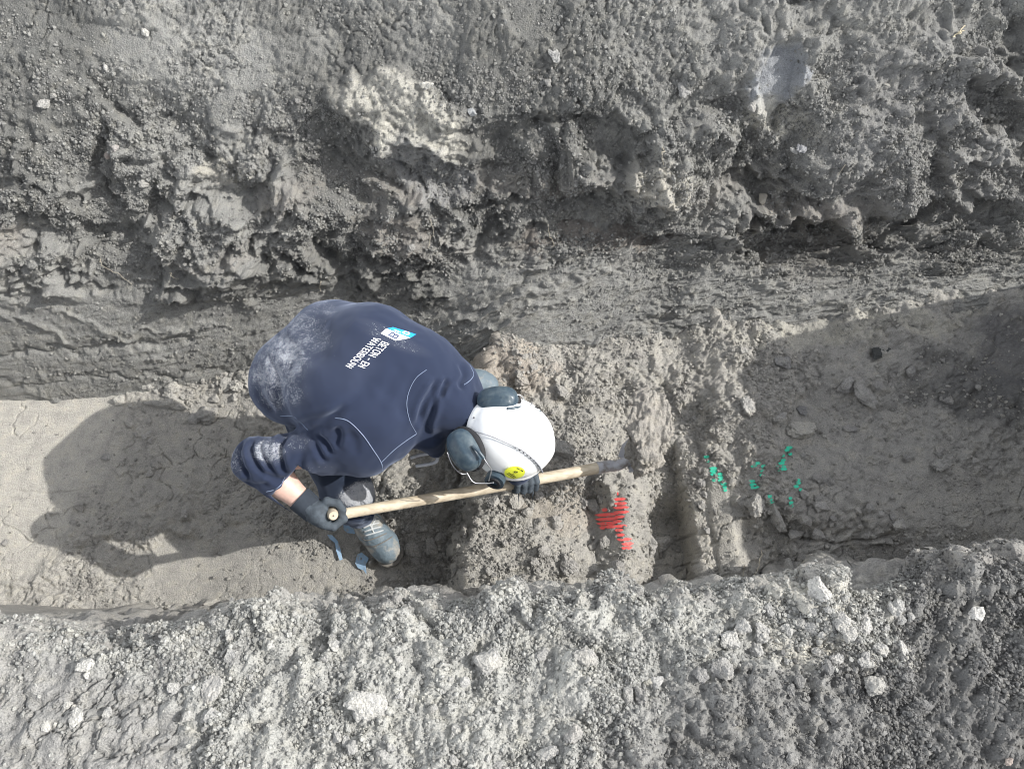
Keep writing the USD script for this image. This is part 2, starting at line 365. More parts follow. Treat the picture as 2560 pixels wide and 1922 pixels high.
    big = (billow(Wq * [1, 1.3, 1], .42, 18) - .45) * .07 + (billow(Wq * [1, 1.2, 1], .17, 19) - .45) * .024 + (billow(Wq, .075, 20) - .45) * .010
    n1, n2 = fbm(Wq * [1, 1.25, 1] + [3, 1, 0], .38, 4, 37), fbm(Wq * [1, 1.2, 1] + [7, 5, 0], .16, 4, 38)
    big += .075 * (smoothstep(.40, .47, n1) - .6) + .055 * (smoothstep(.54, .59, n1) - .3) + .034 * (smoothstep(.44, .50, n2) - .5) + .022 * (smoothstep(.58, .62, n2) - .2)
    big *= (1 - .85 * smear) * (1 - .72 * upper) * (1 - .7 * flats)
    px_w = px + np.stack([fbm(Q, .07, 4, 21) - .5, fbm(Q, .07, 4, 22) - .5], -1) * 95
    for (a, amp) in (((1010, 300, 205, 110, 33), .045), ((1060, 415, 130, 60, 33), -.055), ((1530, 345, 120, 60, 25), -.075), ((1400, 420, 110, 130, 0), .035), ((1640, 400, 90, 90, 0), .06),
                     ((1990, 610, 175, 85, 10), -.12), ((1900, 470, 110, 45, 15), -.08), ((1850, 350, 90, 160, 0), .03), ((1720, 520, 160, 100, 0), .05), ((2330, 560, 220, 60, -10), -.06), ((2480, 270, 120, 60, 35), -.07),
                     ((2500, 190, 130, 60, 25), .06), ((2150, 420, 170, 190, 0), .04), ((520, 470, 120, 90, 20), .045), ((330, 430, 90, 110, 10), .045), ((180, 560, 190, 70, -5), -.06), ((260, 440, 60, 90, -20), -.05),
                     ((700, 620, 140, 45, 5), -.05), ((620, 380, 100, 60, 10), .03), ((480, 530, 120, 28, 0), -.04), ((820, 520, 90, 60, 0), .03), ((1330, 585, 330, 26, 2), -.035), ((1180, 480, 150, 45, 20), .035),
                     ((1240, 510, 120, 22, -10), -.05), ((960, 640, 200, 26, 8), -.04), ((120, 260, 160, 70, 0), .02), ((2050, 760, 200, 40, -12), .035), ((2250, 690, 260, 24, -10), -.035), ((100, 700, 200, 26, 4), -.03),
                     ((470, 720, 60, 30, 0), -.03), ((250, 830, 330, 20, -3), -.018), ((700, 860, 260, 22, -6), .02), ((1500, 650, 260, 18, -12), .025), ((1350, 760, 280, 16, -17), -.02), ((1250, 800, 260, 14, -17), .022)):
        big += 1.25 * amp * np.clip(blob(px_w, *a) * 2.2, 0, 1)
    big *= 1 - .9 * np.clip(blob(px, 1330, 730, 420, 170, -18) * 1.6, 0, 1)
    big *= 1 - .85 * np.clip(blob(px, 2150, 745, 560, 105, -8) * 1.8, 0, 1)
    big *= 1 - .85 * np.clip(blob(px, 230, 850, 520, 125, -2) * 1.8, 0, 1)
    big *= .70 * (1 - .55 * smoothstep(.62, .40, S + (fbm(Q, .25, 2, 40) - .5) * .12))
    # ledges drawn along the wall by the layers of the soil
    lay = fbm(np.stack([X * .35, S * 2.2 + fbm(Q, .3, 3, 23) * .35, 0 * X], -1), .11, 4, 24)
    big += (smoothstep(.46, .54, lay) - .5) * .014 * smoothstep(.45, .15, S - .55) * (1 - .95 * smear)
    # streaks left by the bucket's teeth
    ang = np.where(px[..., 0] > 1650, math.radians(8), np.where(px[..., 0] > 1000, math.radians(26), math.radians(4)))
    a1, a2 = X * np.cos(ang) + S * np.sin(ang), -X * np.sin(ang) + S * np.cos(ang)
    st = fbm(np.stack([a1 * .07, a2, 0 * X], -1), .014, 4, 25) - .5
    st2 = smoothstep(.46, .56, fbm(np.stack([a1 * .12, a2, 0 * X + 3], -1), .085, 3, 26)) - .5
    h += ((fbm(Q, .011, 3, 104) - .5) * .006 + (fbm(Q, .035, 4, 105) - .5) * .010) * smear * near
    h += (st * .008 + st2 * np.where(px[..., 0] < 1000, .002, .006)) * smear * near
    for pts, dep, wd in (([(-40, 893), (130, 880), (300, 868), (470, 850)], -.016, 9), ([(-40, 960), (160, 948), (360, 940), (600, 930)], -.010, 6), ([(-20, 760), (90, 800), (170, 850)], .012, 9), ([(20, 740), (120, 770), (240, 830), (330, 850)], .010, 8),
                         ([(330, 826), (470, 820), (560, 815)], .009, 5), ([(1020, 850), (1180, 800), (1350, 725), (1470, 655)], .016, 9), ([(1060, 870), (1230, 815), (1420, 745)], .014, 7), ([(1130, 790), (1260, 735), (1400, 665)], -.014, 9), ([(1450, 700), (1540, 630), (1620, 580)], .018, 9),
                         ([(1620, 800), (1800, 790), (1950, 775)], -.012, 7), ([(1980, 760), (2200, 730), (2400, 690), (2600, 670)], .014, 10), ([(2050, 795), (2300, 760), (2560, 735)], -.012, 8), ([(1700, 730), (1850, 735), (1990, 725)], .010, 7)):
        pl = np.array(pts, float); dd = np.full(X.shape, 1e9)
        for a, b in zip(pl[:-1], pl[1:]):
            ab = b - a; tt = np.clip(((px_s - a) @ ab) / (ab @ ab), 0, 1)
            dd = np.minimum(dd, np.linalg.norm(px_s - a - tt[..., None] * ab, axis=-1))
        h += dep * np.exp(-(dd / wd) ** 2)
    h += cracks(x, s, .07, 27, .006, .010).reshape(X.shape) * near * np.maximum(upper, flats * .4)
    h += cracks(x, s, .03, 29, .004, .006).reshape(X.shape) * near * upper * .8
    h += ((fbm(Q, .013, 3, 28) - .5) * .016 + (fbm(Q, .030, 3, 33) - .5) * .014) * near * (1 - .85 * smear) * (1 - .9 * flats)
    d = h + big * near + (1 - near) * (fbm(Q, 1.5, 4, 30) - .5) * .3
    # ---- colour of the soil itself
    tone = (1 + (fbm(Q, .35, 3, 31) - .5) * .45) * (1 - .30 * smoothstep(.50, .62, fbm(Q + [0, 9, 0], .5, 3, 39)))
    t = GREY[None, None] * tone[..., None]
    mixc = lambda t, c, m: t * (1 - m[..., None]) + np.array(c) * m[..., None]
    t = mixc(t, GREY * 1.16, smear * .7)
    t = mixc(t, GREY * 1.22, drag * smoothstep(1600, 2000, px[..., 0]) * .7)
    t = mixc(t, (.235, .222, .205), smoothstep(690, 560, px[..., 1]) * smoothstep(380, 520, px[..., 1]) * smoothstep(.42, .6, fbm(Q * [.5, 1.5, 1], .2, 3, 32)) * .8)
    t = mixc(t, (.37, .362, .328), np.clip(blob(px_w, 1010, 295, 205, 95, 33) * 2.5, 0, 1) * (.55 + .45 * smoothstep(.4, .55, fbm(Q, .03, 4, 34))))
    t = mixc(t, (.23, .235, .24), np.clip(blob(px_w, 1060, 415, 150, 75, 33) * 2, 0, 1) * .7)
    t = mixc(t, (.20, .20, .20), np.clip(blob(px_w, 2300, 330, 330, 300, 0) * 1.3, 0, 1) * .55)
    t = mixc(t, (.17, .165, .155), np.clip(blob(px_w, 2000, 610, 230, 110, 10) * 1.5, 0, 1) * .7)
    t = mixc(t, (.265, .28, .305), np.clip(blob(px_w, 1935, 190, 60, 100, 20) * 2, 0, 1) * .75)
    t = mixc(t, (.42, .41, .37), np.clip(blob(px_w, 1950, 290, 120, 60, 20) * 1.5, 0, 1) * .6)
    t = mixc(t, (.44, .42, .37), np.clip(blob(px_w, 1640, 440, 90, 70, 0) * 1.5, 0, 1) * .5)
    t = mixc(t, (.42, .40, .35), np.clip(blob(px_w, 560, 420, 80, 60, 0) * 1.5, 0, 1) * .5)
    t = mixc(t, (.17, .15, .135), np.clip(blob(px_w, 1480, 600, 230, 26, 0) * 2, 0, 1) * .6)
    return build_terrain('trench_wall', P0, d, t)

# ---- floor ---------------------------------------------------------------------------------------
def make_floor():
    xs = axis(-2.15, 2.15, .0043, -30, 30)
    v = np.linspace(0, 1, 290)
    y0, y1 = lip_y(xs) - .02, foot_y(xs) + .10
    X = np.repeat(xs[None], len(v), 0); Y = y0[None] + (y1 - y0)[None] * v[:, None]
    P0 = np.stack([X, Y, floor_height(X.ravel(), Y.ravel()).reshape(X.shape)], -1)
    Q = np.stack([X, Y, 0 * X], -1)
    px = to_px(P0); px_w = px + np.stack([fbm(Q, .09, 4, 41) - .5, fbm(Q, .09, 4, 42) - .5], -1) * 120
    near = smoothstep(2.6, 2.2, np.abs(X))
    slab = smoothstep(330, 180, px_w[..., 0] - .45 * (1180 - px_w[..., 1])) * smoothstep(1520, 1380, px_w[..., 1])
    smooth = np.clip(slab * 1.0, 0, 1)
    for a in ((380, 1170, 130, 130, 0), (560, 1100, 110, 110, 0), (600, 1440, 330, 110, -3), (280, 1450, 120, 110, 0), (700, 1340, 160, 90, 0), (820, 1420, 140, 60, 0), (620, 1210, 100, 90, 0),
              (1420, 1280, 90, 70, 0), (1555, 1270, 60, 130, 10), (1690, 1330, 70, 130, 0), (1800, 1300, 75, 120, 12), (1945, 1310, 30, 80, -10), (2430, 1230, 170, 70, -10), (2300, 1400, 300, 60, -5),
              (872, 1370, 36, 75, 0), (920, 1425, 46, 55, 0), (882, 1318, 60, 45, 0), (2020, 1170, 60, 70, 0), (2080, 1230, 60, 40, 30), (2480, 1330, 120, 60, -10)):
        smooth = np.maximum(smooth, np.clip(blob(px_w, *a) * 2.4, 0, 1))
    smooth *= 1 - .6 * np.clip(blob(px_w, 300, 1450, 110, 100, 20) * 1.2, 0, 1)
    xr_ = .652 - .10 * (Y - .45)
    strip = smoothstep(xr_ - .01, xr_ + .01, X) * smoothstep(xr_ + .17, xr_ + .12, X + (fbm(Q, .06, 3, 57) - .5) * .08) * smoothstep(.66, .58, Y + (fbm(Q, .05, 3, 58) - .5) * .08) * smoothstep(.30, .36, Y + (fbm(Q, .05, 3, 59) - .5) * .08)
    smooth = np.maximum(smooth, strip)
    crumb = 1 - .95 * np.clip(smooth, 0, 1)
    crumb *= .36 + .6 * smoothstep(.34, .6, fbm(Q, .2, 3, 43))
    x, s = X.ravel(), Y.ravel()
    h = layers(x, s, 200, crumb.ravel()).reshape(X.shape) * near
    h += (billow(Q, .16, 44) - .4) * .020 * near * (crumb * .9 + .1) + (billow(Q, .06, 45) - .4) * .010 * crumb * near
    h += (fbm(Q, .012, 3, 46) - .5) * .007 * near * crumb
    h += (fbm(np.stack([X * .1, Y, 0 * X], -1), .02, 3, 47) - .5) * .006 * smooth * near
    h += cracks(x, s, .055, 48, .005, .007).reshape(X.shape) * near * np.clip(smooth + .25, 0, 1) * (.8 - .65 * slab)
    h += cracks(x, s, .16, 49, .005, .012).reshape(X.shape) * near * np.clip(smooth, 0, 1)
    h += (np.sin(Y * 190 + X * 12 + 9 * fbm(Q, .05, 2, 78)) * .0012 * smoothstep(.4, .6, fbm(Q, .05, 2, 79)) - .006 * np.exp(-((X - xr_ - .062 - .02 * (fbm(Q, .06, 2, 80) - .5)) / .006) ** 2)) * strip
    # plates of clay with a broken edge on the bench and a footprint edge on the left
    for (pts, dep, wd) in (([(1960, 1330), (2090, 1360), (2180, 1345), (2240, 1325)], .022, 5), ([(50, 1225), (130, 1232), (190, 1228), (260, 1218)], .008, 4), ([(1900, 1190), (1990, 1230), (2060, 1215)], .012, 5)):
        pl = np.array(pts, float); dd = np.full(X.shape, 1e9)
        for a, b in zip(pl[:-1], pl[1:]):
            ab = b - a; tt = np.clip(((px - a) @ ab) / (ab @ ab), 0, 1)
            dd = np.minimum(dd, np.linalg.norm(px + (px_w - px) * .12 - a - tt[..., None] * ab, axis=-1))
        h -= dep * np.clip(1 - dd / wd, 0, 1)
    # spade cut with two grooves
    tone = 1.06 + (fbm(Q, .3, 3, 51) - .5) * .20
    t = np.array([.305, .296, .274]) * tone[..., None]
    mixc = lambda t, c, m: t * (1 - m[..., None]) + np.array(c) * m[..., None]
    t = mixc(t, (.42, .406, .372), slab * .9)
    t = mixc(t, (.40, .385, .35), strip * .8)
    t = mixc(t, (.33, .285, .24), np.clip(blob(px_w, 1250, 930, 160, 90, 20) * 1.5, 0, 1) * .6)
    t = mixc(t, (.33, .295, .25), np.clip(blob(px_w, 1400, 1250, 160, 80, 20) * 1.5, 0, 1) * .5)
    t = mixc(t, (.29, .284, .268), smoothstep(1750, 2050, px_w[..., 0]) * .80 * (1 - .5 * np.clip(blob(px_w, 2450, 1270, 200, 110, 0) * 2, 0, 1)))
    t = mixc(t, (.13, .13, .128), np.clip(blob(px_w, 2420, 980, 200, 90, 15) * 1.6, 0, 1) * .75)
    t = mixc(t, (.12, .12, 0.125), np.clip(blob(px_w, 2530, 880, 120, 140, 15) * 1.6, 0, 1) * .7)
    t = mixc(t, (.36, .35, .31), np.clip(blob(px_w, 2100, 820, 420, 40, -3) * 1.6, 0, 1) * .7)
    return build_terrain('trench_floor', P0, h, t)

# ---- near bank and near wall -----------------------------------------------------------------------
def make_bank():
    xs = axis(-1.35, 1.35, .0031, -30, 30, 1.10)
    back = axis(-.36, 0, .0031, -60, 0, 1.09); back = back[back <= 0]
    down = np.r_[np.arange(.0031, .40, .0031), np.linspace(.41, 1.5, 30)]
    S1 = np.r_[back, down]
    X, S = np.meshgrid(xs, S1)
    ly = lip_y(xs)
    Q = np.stack([X, S, 0 * X], -1)
    # profile: flat bank, rounded shoulder, steep wall
    R = .05
    on = S < 0
    th = np.clip(S / R, 0, math.radians(84))
    yy = np.where(on, S, R * np.sin(th) + np.clip(S - R * math.radians(84), 0, None) * math.cos(math.radians(84))) - R * 1.0 - .022
    zz = np.where(on, 0, -R * (1 - np.cos(th)) - np.clip(S - R * math.radians(84), 0, None) * math.sin(math.radians(84)))
    P0 = np.stack([X, ly[None] + yy, LIP_Z + zz], -1)
    P0[..., 2] += -.02 * smoothstep(.5, 1.2, X) * on + .06 * smoothstep(0, -.35, S) + .25 * smoothstep(-.4, -20, S)
    px = to_px(P0); px_w = px + np.stack([fbm(Q, .06, 4, 61) - .5, fbm(Q, .06, 4, 62) - .5], -1) * 150
    near = smoothstep(1.7, 1.4, np.abs(X)) * smoothstep(-.9, -.5, S)
    wall = smoothstep(.015, .05, S)
    crust = np.maximum(np.clip(blob(px_w, 130, 1790, 430, 200, 14) * 2.0, 0, 1), np.clip(blob(px_w, 480, 1640, 150, 70, -10) * 1.6, 0, 1))
    shelf = np.zeros_like(X)
    for a in ((1130, 1500, 260, 26, 2), (1620, 1475, 300, 30, -3), (400, 1545, 170, 22, -12), (2350, 1430, 200, 40, -10)):
        shelf = np.maximum(shelf, np.clip(blob(px_w, *a) * 2.2, 0, 1))
    crumb = (1 - .90 * crust) * (1 - .75 * shelf) * (1 - .55 * wall)
    crumb *= .62 + .5 * smoothstep(.32, .58, fbm(Q, .16, 3, 63))
    x, s = X.ravel(), S.ravel()
    h = clods(x, s, .055, 301, keep=.22) * .34 * crumb.ravel()
    h += clods(x, s, .030, 302, keep=.45) * .42 * crumb.ravel()
    h += clods(x, s, .015, 303, keep=.75) * .55 * np.clip(crumb.ravel() * 1.1, 0, 1)
    h += clods(x, s, .0078, 304, keep=.9) * .8 * np.clip(crumb.ravel() * 1.2 + .1, 0, 1)
    h = h.reshape(X.shape)
    h += (billow(Q, .13, 64) - .4) * .022 + (billow(Q, .055, 65) - .4) * .010 + (fbm(Q, .022, 4, 73) - .5) * .014
    h += (fbm(Q, .009, 3, 66) - .5) * .006 * (1 - .5 * crust)
    h += (cracks(x, s, .06, 67, .005, .012) * crust.ravel() + cracks(x, s, .028, 68, .003, .006) * crust.ravel()).reshape(X.shape)
    # small furrows running down to the right on the dark heap
    fur = smoothstep(2050, 2300, px_w[..., 0])
    a2 = X * .55 + S * -.83
    h += (fbm(np.stack([(X * .83 + S * .55) * .35, a2, 0 * X], -1), .020, 3, 69) - .5) * .028 * fur * (1 - wall)
    for (a, amp) in (((2060, 1440, 70, 45, 0), .035), ((2010, 1510, 170, 60, 20), .02), ((620, 1520, 90, 30, 0), .015), ((330, 1570, 130, 30, -15), -.022), ((800, 1590, 50, 70, 30), -.02), ((1030, 1600, 130, 40, 10), .015),
                     ((920, 1520, 200, 25, 5), -.02), ((1450, 1490, 150, 25, -10), -.02), ((1330, 1530, 130, 40, -15), .02), ((2420, 1400, 160, 30, -8), .03), ((1900, 1740, 160, 60, 0), .012), ((1750, 1890, 140, 60, 0), -.02)):
        h += amp * np.clip(blob(px_w, *a) * 1.8, 0, 1)
    # the lip crumbles in and out
    d = h * near + (1 - near) * (fbm(Q, .8, 4, 70) - .5) * .12
    P0[..., 1] += (fbm(Q * [1, 0, 0], .11, 4, 75) - .5) * .05 * smoothstep(-.12, .02, S) * near
    P0[..., 1] += (fbm(np.stack([X, S * .5, 0 * X], -1), .05, 3, 76) - .5) * .03 * wall * near
    tone = 1.10 + (fbm(Q, .22, 3, 77) - .5) * .26
    t = np.array([.300, .301, .287]) * tone[..., None]
    mixc = lambda t, c, m: t * (1 - m[..., None]) + np.array(c) * m[..., None]
    t = mixc(t, (.245, .242, .235), crust * .85)
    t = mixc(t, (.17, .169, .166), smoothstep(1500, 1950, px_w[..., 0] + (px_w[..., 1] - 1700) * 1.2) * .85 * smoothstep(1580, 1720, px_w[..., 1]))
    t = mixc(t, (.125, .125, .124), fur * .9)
    t = mixc(t, (.40, .39, .355), np.clip(blob(px_w, 2070, 1570, 240, 120, 15) * 1.7, 0, 1) * .95)
    t = mixc(t, (.24, .24, .235), shelf * .6)
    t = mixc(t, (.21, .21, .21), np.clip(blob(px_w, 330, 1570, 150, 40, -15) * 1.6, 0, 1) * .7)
    t = mixc(t, (.26, .25, .235), wall * .6)
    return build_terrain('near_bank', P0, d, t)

def make_end():
    """The trench stops at an upright face of soil, out of the picture on the right."""
    ys = np.arange(-.25, 2.6, .02); prof = np.array([(1.97, -.2), (2.02, .35), (2.10, .95), (2.18, 1.36), (2.5, 1.44), (4, 1.3), (30, 1.3)])
    seg = np.r_[0, np.cumsum(np.hypot(*np.diff(prof, axis=0).T))]; ss = np.r_[np.arange(0, 2.0, .02), np.geomspace(2.02, seg[-1], 14)]
    Y, S = np.meshgrid(ys, ss)
    P0 = np.stack([np.interp(S, seg, prof[:, 0]), Y, np.interp(S, seg, prof[:, 1])], -1)
    Q = np.stack([Y, S, 0 * Y], -1)
    fall = smoothstep(1.40, 1.10, Y + (fbm(Q, .3, 3, 103) - .5) * .3)
    P0[..., 2] = -.2 + (P0[..., 2] + .2) * (.34 + .66 * fall)
    d = (fbm(Q, .35, 5, 101) - .5) * .16 + clods(Y.ravel(), S.ravel(), .07, 102).reshape(Y.shape) * .4
    build_terrain('trench_end', P0, -d, np.tile(GREY, (*Y.shape, 1)))
make_far_wall(); make_floor(); make_bank(); make_end()

# places on the finished ground, looked up from places read off the photograph
look = {}
def ground(px, py, which, k=6):
    if which not in look:
        P = TERRAIN[which].reshape(-1, 3)
        q = to_px(P)
        ok = (q[:, 0] > -60) & (q[:, 0] < 2620) & (q[:, 1] > -60) & (q[:, 1] < 1990) & (np.abs(P[:, 0]) < 2.3)
        if which == 'near_bank': ok &= P[:, 2] > 1.12
        P, q = P[ok], q[ok]
        look[which] = (P, q, cKDTree(q))
    P, q, tree = look[which]
    _, i = tree.query([px, py], k=k)
    if k > 6:
        t = np.percentile(P[i] @ F, 30); a, b = (px - 1280) / FPX, (961 - py) / FPX
        return CP + (np.array([a, 0, 0]) + b * U + F) * (t - CP @ F)
    return P[i[np.argmax(P[i] @ -F)]]

# ---------------------------------------------------------------- bodies and clothes from joined, tapered limbs
def cap(a, b, ra, rb=None):
    return ('cap', np.array(a, float), np.array(b, float), ra, ra if rb is None else rb)

def ell(c, axes, radii):
    return ('ell', np.array(c, float), np.array(axes, float), np.array(radii, float))

def dist(pr, P):
    if pr[0] == 'cap':
        _, a, b, ra, rb = pr
        ab = b - a; L2 = max(ab @ ab, 1e-12)
        t = np.clip(((P - a) @ ab) / L2, 0, 1)
        return np.linalg.norm(P - a - t[..., None] * ab, axis=-1) - (ra + (rb - ra) * t)
    _, c, ax, r = pr
    q = (P - c) @ ax.T
    k = np.linalg.norm(q / r, axis=-1)
    return (k - 1) * np.minimum(np.linalg.norm(q, axis=-1) / np.maximum(k, 1e-6), r.max())

def smin(a, b, k):
    h = np.clip(.5 + .5 * (b - a) / k, 0, 1)
    return b + (a - b) * h - k * h * (1 - h)

def field(groups, P):
    """groups: (blend, primitives, blend into the rest); every group is joined smoothly, then with the others."""
    out = None
    for k, prims, kk in groups:
        d = None
        for pr in prims:
            e = dist(pr, P); d = e if d is None else smin(d, e, k)
        out = d if out is None else smin(out, d, kk)
    return out

def bounds(groups, pad):
    lo, hi = np.full(3, 1e9), np.full(3, -1e9)
    for _, prims, _ in groups:
        for pr in prims:
            if pr[0] == 'cap': pts, r = np.array([pr[1], pr[2]]), max(pr[3], pr[4])
            else: pts, r = pr[1][None], pr[3].max()
            lo, hi = np.minimum(lo, pts.min(0) - r), np.maximum(hi, pts.max(0) + r)
    return lo - pad, hi + pad

def nets(fun, lo, hi, step):
    """Naive surface nets: the zero surface of fun as a trimesh."""
    ax = [np.arange(l, h + step, step) for l, h in zip(lo, hi)]
    G = np.stack(np.meshgrid(*ax, indexing='ij'), -1)
    D = np.concatenate([fun(G[i:i + 24]) for i in range(0, len(G), 24)], 0)
    s = D < 0
    n = np.array(D.shape) - 1
    acc, cnt = np.zeros((*n, 3)), np.zeros(n)
    corner = lambda A, o: A[o[0]:o[0] + n[0], o[1]:o[1] + n[1], o[2]:o[2] + n[2]]
    offs = [(a, b, c) for a in (0, 1) for b in (0, 1) for c in (0, 1)]
    for o in offs:
        for k in range(3):
            if o[k] == 0:
                p = list(o); p[k] = 1
                d0, d1 = corner(D, o), corner(D, p)
                m = (d0 < 0) != (d1 < 0)
                t = np.where(m, d0 / np.where(m, d0 - d1, 1), 0)
                e = np.zeros((*n, 3)); e[...] = o; e[..., k] += t
                acc += np.where(m[..., None], e, 0); cnt += m
    has = cnt > 0
    idx = np.full(n, -1); idx[has] = np.arange(has.sum())
    base = np.stack(np.nonzero(has), -1)
    V = lo + (base + acc[has] / cnt[has][:, None]) * step
    faces = []
    for k in range(3):
        o = [slice(1, m) for m in n]; u, w = (k + 1) % 3, (k + 2) % 3
        sl0 = [slice(1, m) for m in n]; sl0[k] = slice(0, n[k]); sl1 = list(sl0); sl1[k] = slice(1, n[k] + 1)
        a, b = s[tuple(sl0)], s[tuple(sl1)]
        q = np.stack(np.nonzero(a != b), -1)
        flip = a[tuple(q.T)]
        q = q + np.array([0 if j == k else 1 for j in range(3)])
        def c(du, dw):
            r = q.copy(); r[:, u] += du; r[:, w] += dw; return idx[tuple(r.T)]
        quad = np.stack([c(-1, -1), c(0, -1), c(0, 0), c(-1, 0)], 1)
        quad = np.where(flip[:, None], quad, quad[:, ::-1])
        faces += [quad[:, [0, 1, 2]], quad[:, [0, 2, 3]]]
    return trimesh.Trimesh(V, np.vstack(faces), process=False)

def solid(groups, step, extra=None, pad=.02):
    lo, hi = bounds(groups, pad)
    f = (lambda P: field(groups, P)) if extra is None else (lambda P: extra(field(groups, P), P))
    m = nets(f, lo, hi, step)
    trimesh.smoothing.filter_taubin(m, iterations=6)
    return m

def vnormals(m):
    v, f = np.asarray(m.vertices), np.asarray(m.faces)
    n = np.zeros_like(v); fn = np.cross(v[f[:, 1]] - v[f[:, 0]], v[f[:, 2]] - v[f[:, 0]])
    for k in range(3): np.add.at(n, f[:, k], fn)
    return n / (np.linalg.norm(n, axis=1, keepdims=True) + 1e-12)

def line_px(px, pts):
    """Distance (in photograph pixels) of places to a line drawn on the photograph, and how far along it."""
    pl = np.array(pts, float); best = np.full(len(px), 1e9); al = np.zeros(len(px)); L = 0
    seg = np.linalg.norm(np.diff(pl, axis=0), axis=1); tot = seg.sum()
    for a, b, l in zip(pl[:-1], pl[1:], seg):
        ab = b - a; t = np.clip(((px - a) @ ab) / (ab @ ab), 0, 1)
        d = np.linalg.norm(px - a - t[:, None] * ab, axis=1)
        m = d < best; best[m] = d[m]; al[m] = (L + t[m] * l) / tot; L += l
    return best, al

def fold(m, folds, facing=.05):
    """Creases: pushes a furrow into the cloth along each line and raises a roll beside it."""
    n = vnormals(m); v = np.asarray(m.vertices).copy()
    view = CP - v; view /= np.linalg.norm(view, axis=1, keepdims=True)
    vis = smoothstep(facing - .1, facing + .2, (n * view).sum(1))
    px = to_px(v); out = np.zeros(len(v))
    for pts, depth, w in folds:
        d, al = line_px(px, smooth_line(pts))
        end = np.clip(np.minimum(al, 1 - al) * 5, 0, 1)
        out += end * depth * .68 * (-np.exp(-(d / (1.2 * w)) ** 2) + .45 * np.exp(-((d - 2.1 * w) / (1.2 * w)) ** 2))
    m.vertices = v + n * (out * vis)[:, None]
    return m

def smooth_line(pts, n=24):
    p = np.array(pts, float)
    if len(p) < 3: return p
    q = np.vstack([2 * p[0] - p[1], p, 2 * p[-1] - p[-2]]); out = []
    for i in range(1, len(q) - 2):
        t = np.linspace(0, 1, max(3, n // (len(p) - 1)), endpoint=False)[:, None]
        a, b, c, d = q[i - 1], q[i], q[i + 1], q[i + 2]
        out.append(.5 * (2 * b + (c - a) * t + (2 * a - 5 * b + 4 * c - d) * t ** 2 + (3 * b - a - 3 * c + d) * t ** 3))
    return np.vstack(out + [p[-1:]])

def tube(points, r, sides=8, cap_ends=True):
    p = np.array(points, float); r = np.broadcast_to(r, (len(p),)).astype(float)
    t = np.gradient(p, axis=0); t /= np.linalg.norm(t, axis=1, keepdims=True) + 1e-12
    a = np.cross(t[0], [0, 0, 1.0]); a = np.cross(t[0], [1.0, 0, 0]) if np.linalg.norm(a) < .2 else a
    A = []
    for ti in t:
        a = a - (a @ ti) * ti; a /= np.linalg.norm(a) + 1e-12; A.append(a)
    A = np.array(A); B = np.cross(t, A)
    ang = np.arange(sides) * 2 * np.pi / sides
    V = p[:, None] + r[:, None, None] * (np.cos(ang)[None, :, None] * A[:, None] + np.sin(ang)[None, :, None] * B[:, None])
    i, j = np.meshgrid(np.arange(len(p) - 1), np.arange(sides), indexing='ij')
    q = np.stack([i * sides + j, i * sides + (j + 1) % sides, (i + 1) * sides + (j + 1) % sides, (i + 1) * sides + j], -1).reshape(-1, 4)
    f = np.vstack([q[:, [0, 1, 2]], q[:, [0, 2, 3]]]); V = V.reshape(-1, 3)
    if cap_ends:
        c0, c1 = len(V), len(V) + 1; V = np.vstack([V, p[:1], p[-1:]]); k = np.arange(sides); e = (len(p) - 1) * sides
        f = np.vstack([f, np.stack([np.full(sides, c0), (k + 1) % sides, k], 1), np.stack([np.full(sides, c1), e + k, e + (k + 1) % sides], 1)])
    return trimesh.Trimesh(V, f, process=False)

# ---------------------------------------------------------------- the worker
hipR, hipL = at(748, 948, .74), at(842, 868, .75)
midR, midL = at(860, 985, .83), at(930, 885, .84)
cheR, cheL = at(945, 1050, .80), at(1035, 925, .82)
shoR, shoL = at(905, 1112, .79), at(1118, 962, .77)
neck, head = at(1120, 1015, .80), at(1262, 1092, .74)
elbR, wriR = at(640, 1152, .76), at(768, 1262, .70)
elbL = at(1228, 1085, .58); wriL = at(1296, 1180, .56)
kneeR, ankR = at(872, 1245, .46), at(898, 1284, .13)
kneeL, ankL = at(1128, 966, .53), at(1102, 942, .36)
GRIP = at(829, 1283, .685)                     # the hand on the T of the spade
S0, S1 = at(848, 1286, .655), at(1498, 1169, .42)  # spade shaft, hand end and socket end
sdir = unit(S1 - S0)
worker = thing('person', 'bent over worker in navy sweater, white helmet and grey gloves digging in the trench', 'person', (*(.5 * (ankR + ankL))[:2], 0))

# sweater
torso = [cap(hipR, midR, .135, .130), cap(midR, cheR, .130, .115), cap(hipL, midL, .135, .130), cap(midL, cheL, .130, .115), cap(hipR, hipL, .135), cap(midR, midL, .13), cap(cheR, cheL, .115),
         cap(.5 * (cheR + cheL), neck, .105, .075)]
armR = [cap(cheR, shoR, .10, .088), cap(shoR, elbR, .086, .062), cap(elbR, elbR + (wriR - elbR) * .48, .063, .058)]
armL = [cap(cheL, shoL, .105, .092), cap(shoL, elbL, .085, .060), cap(elbL, wriL, .058, .044)]
collar = [cap(neck + .01 * unit(neck - cheR), neck + .045 * unit(head - neck), .074, .070), cap(at(1075, 1090, .74), at(1088, 1120, .70), .055, .030)]
G_sweater = [(.06, torso, .05), (.03, armR, .035), (.03, armL, .04), (.03, collar, .03)]
nk = unit(head - neck)
cuff_dir = unit(wriR - elbR); cuff_at = elbR + (wriR - elbR) * .52
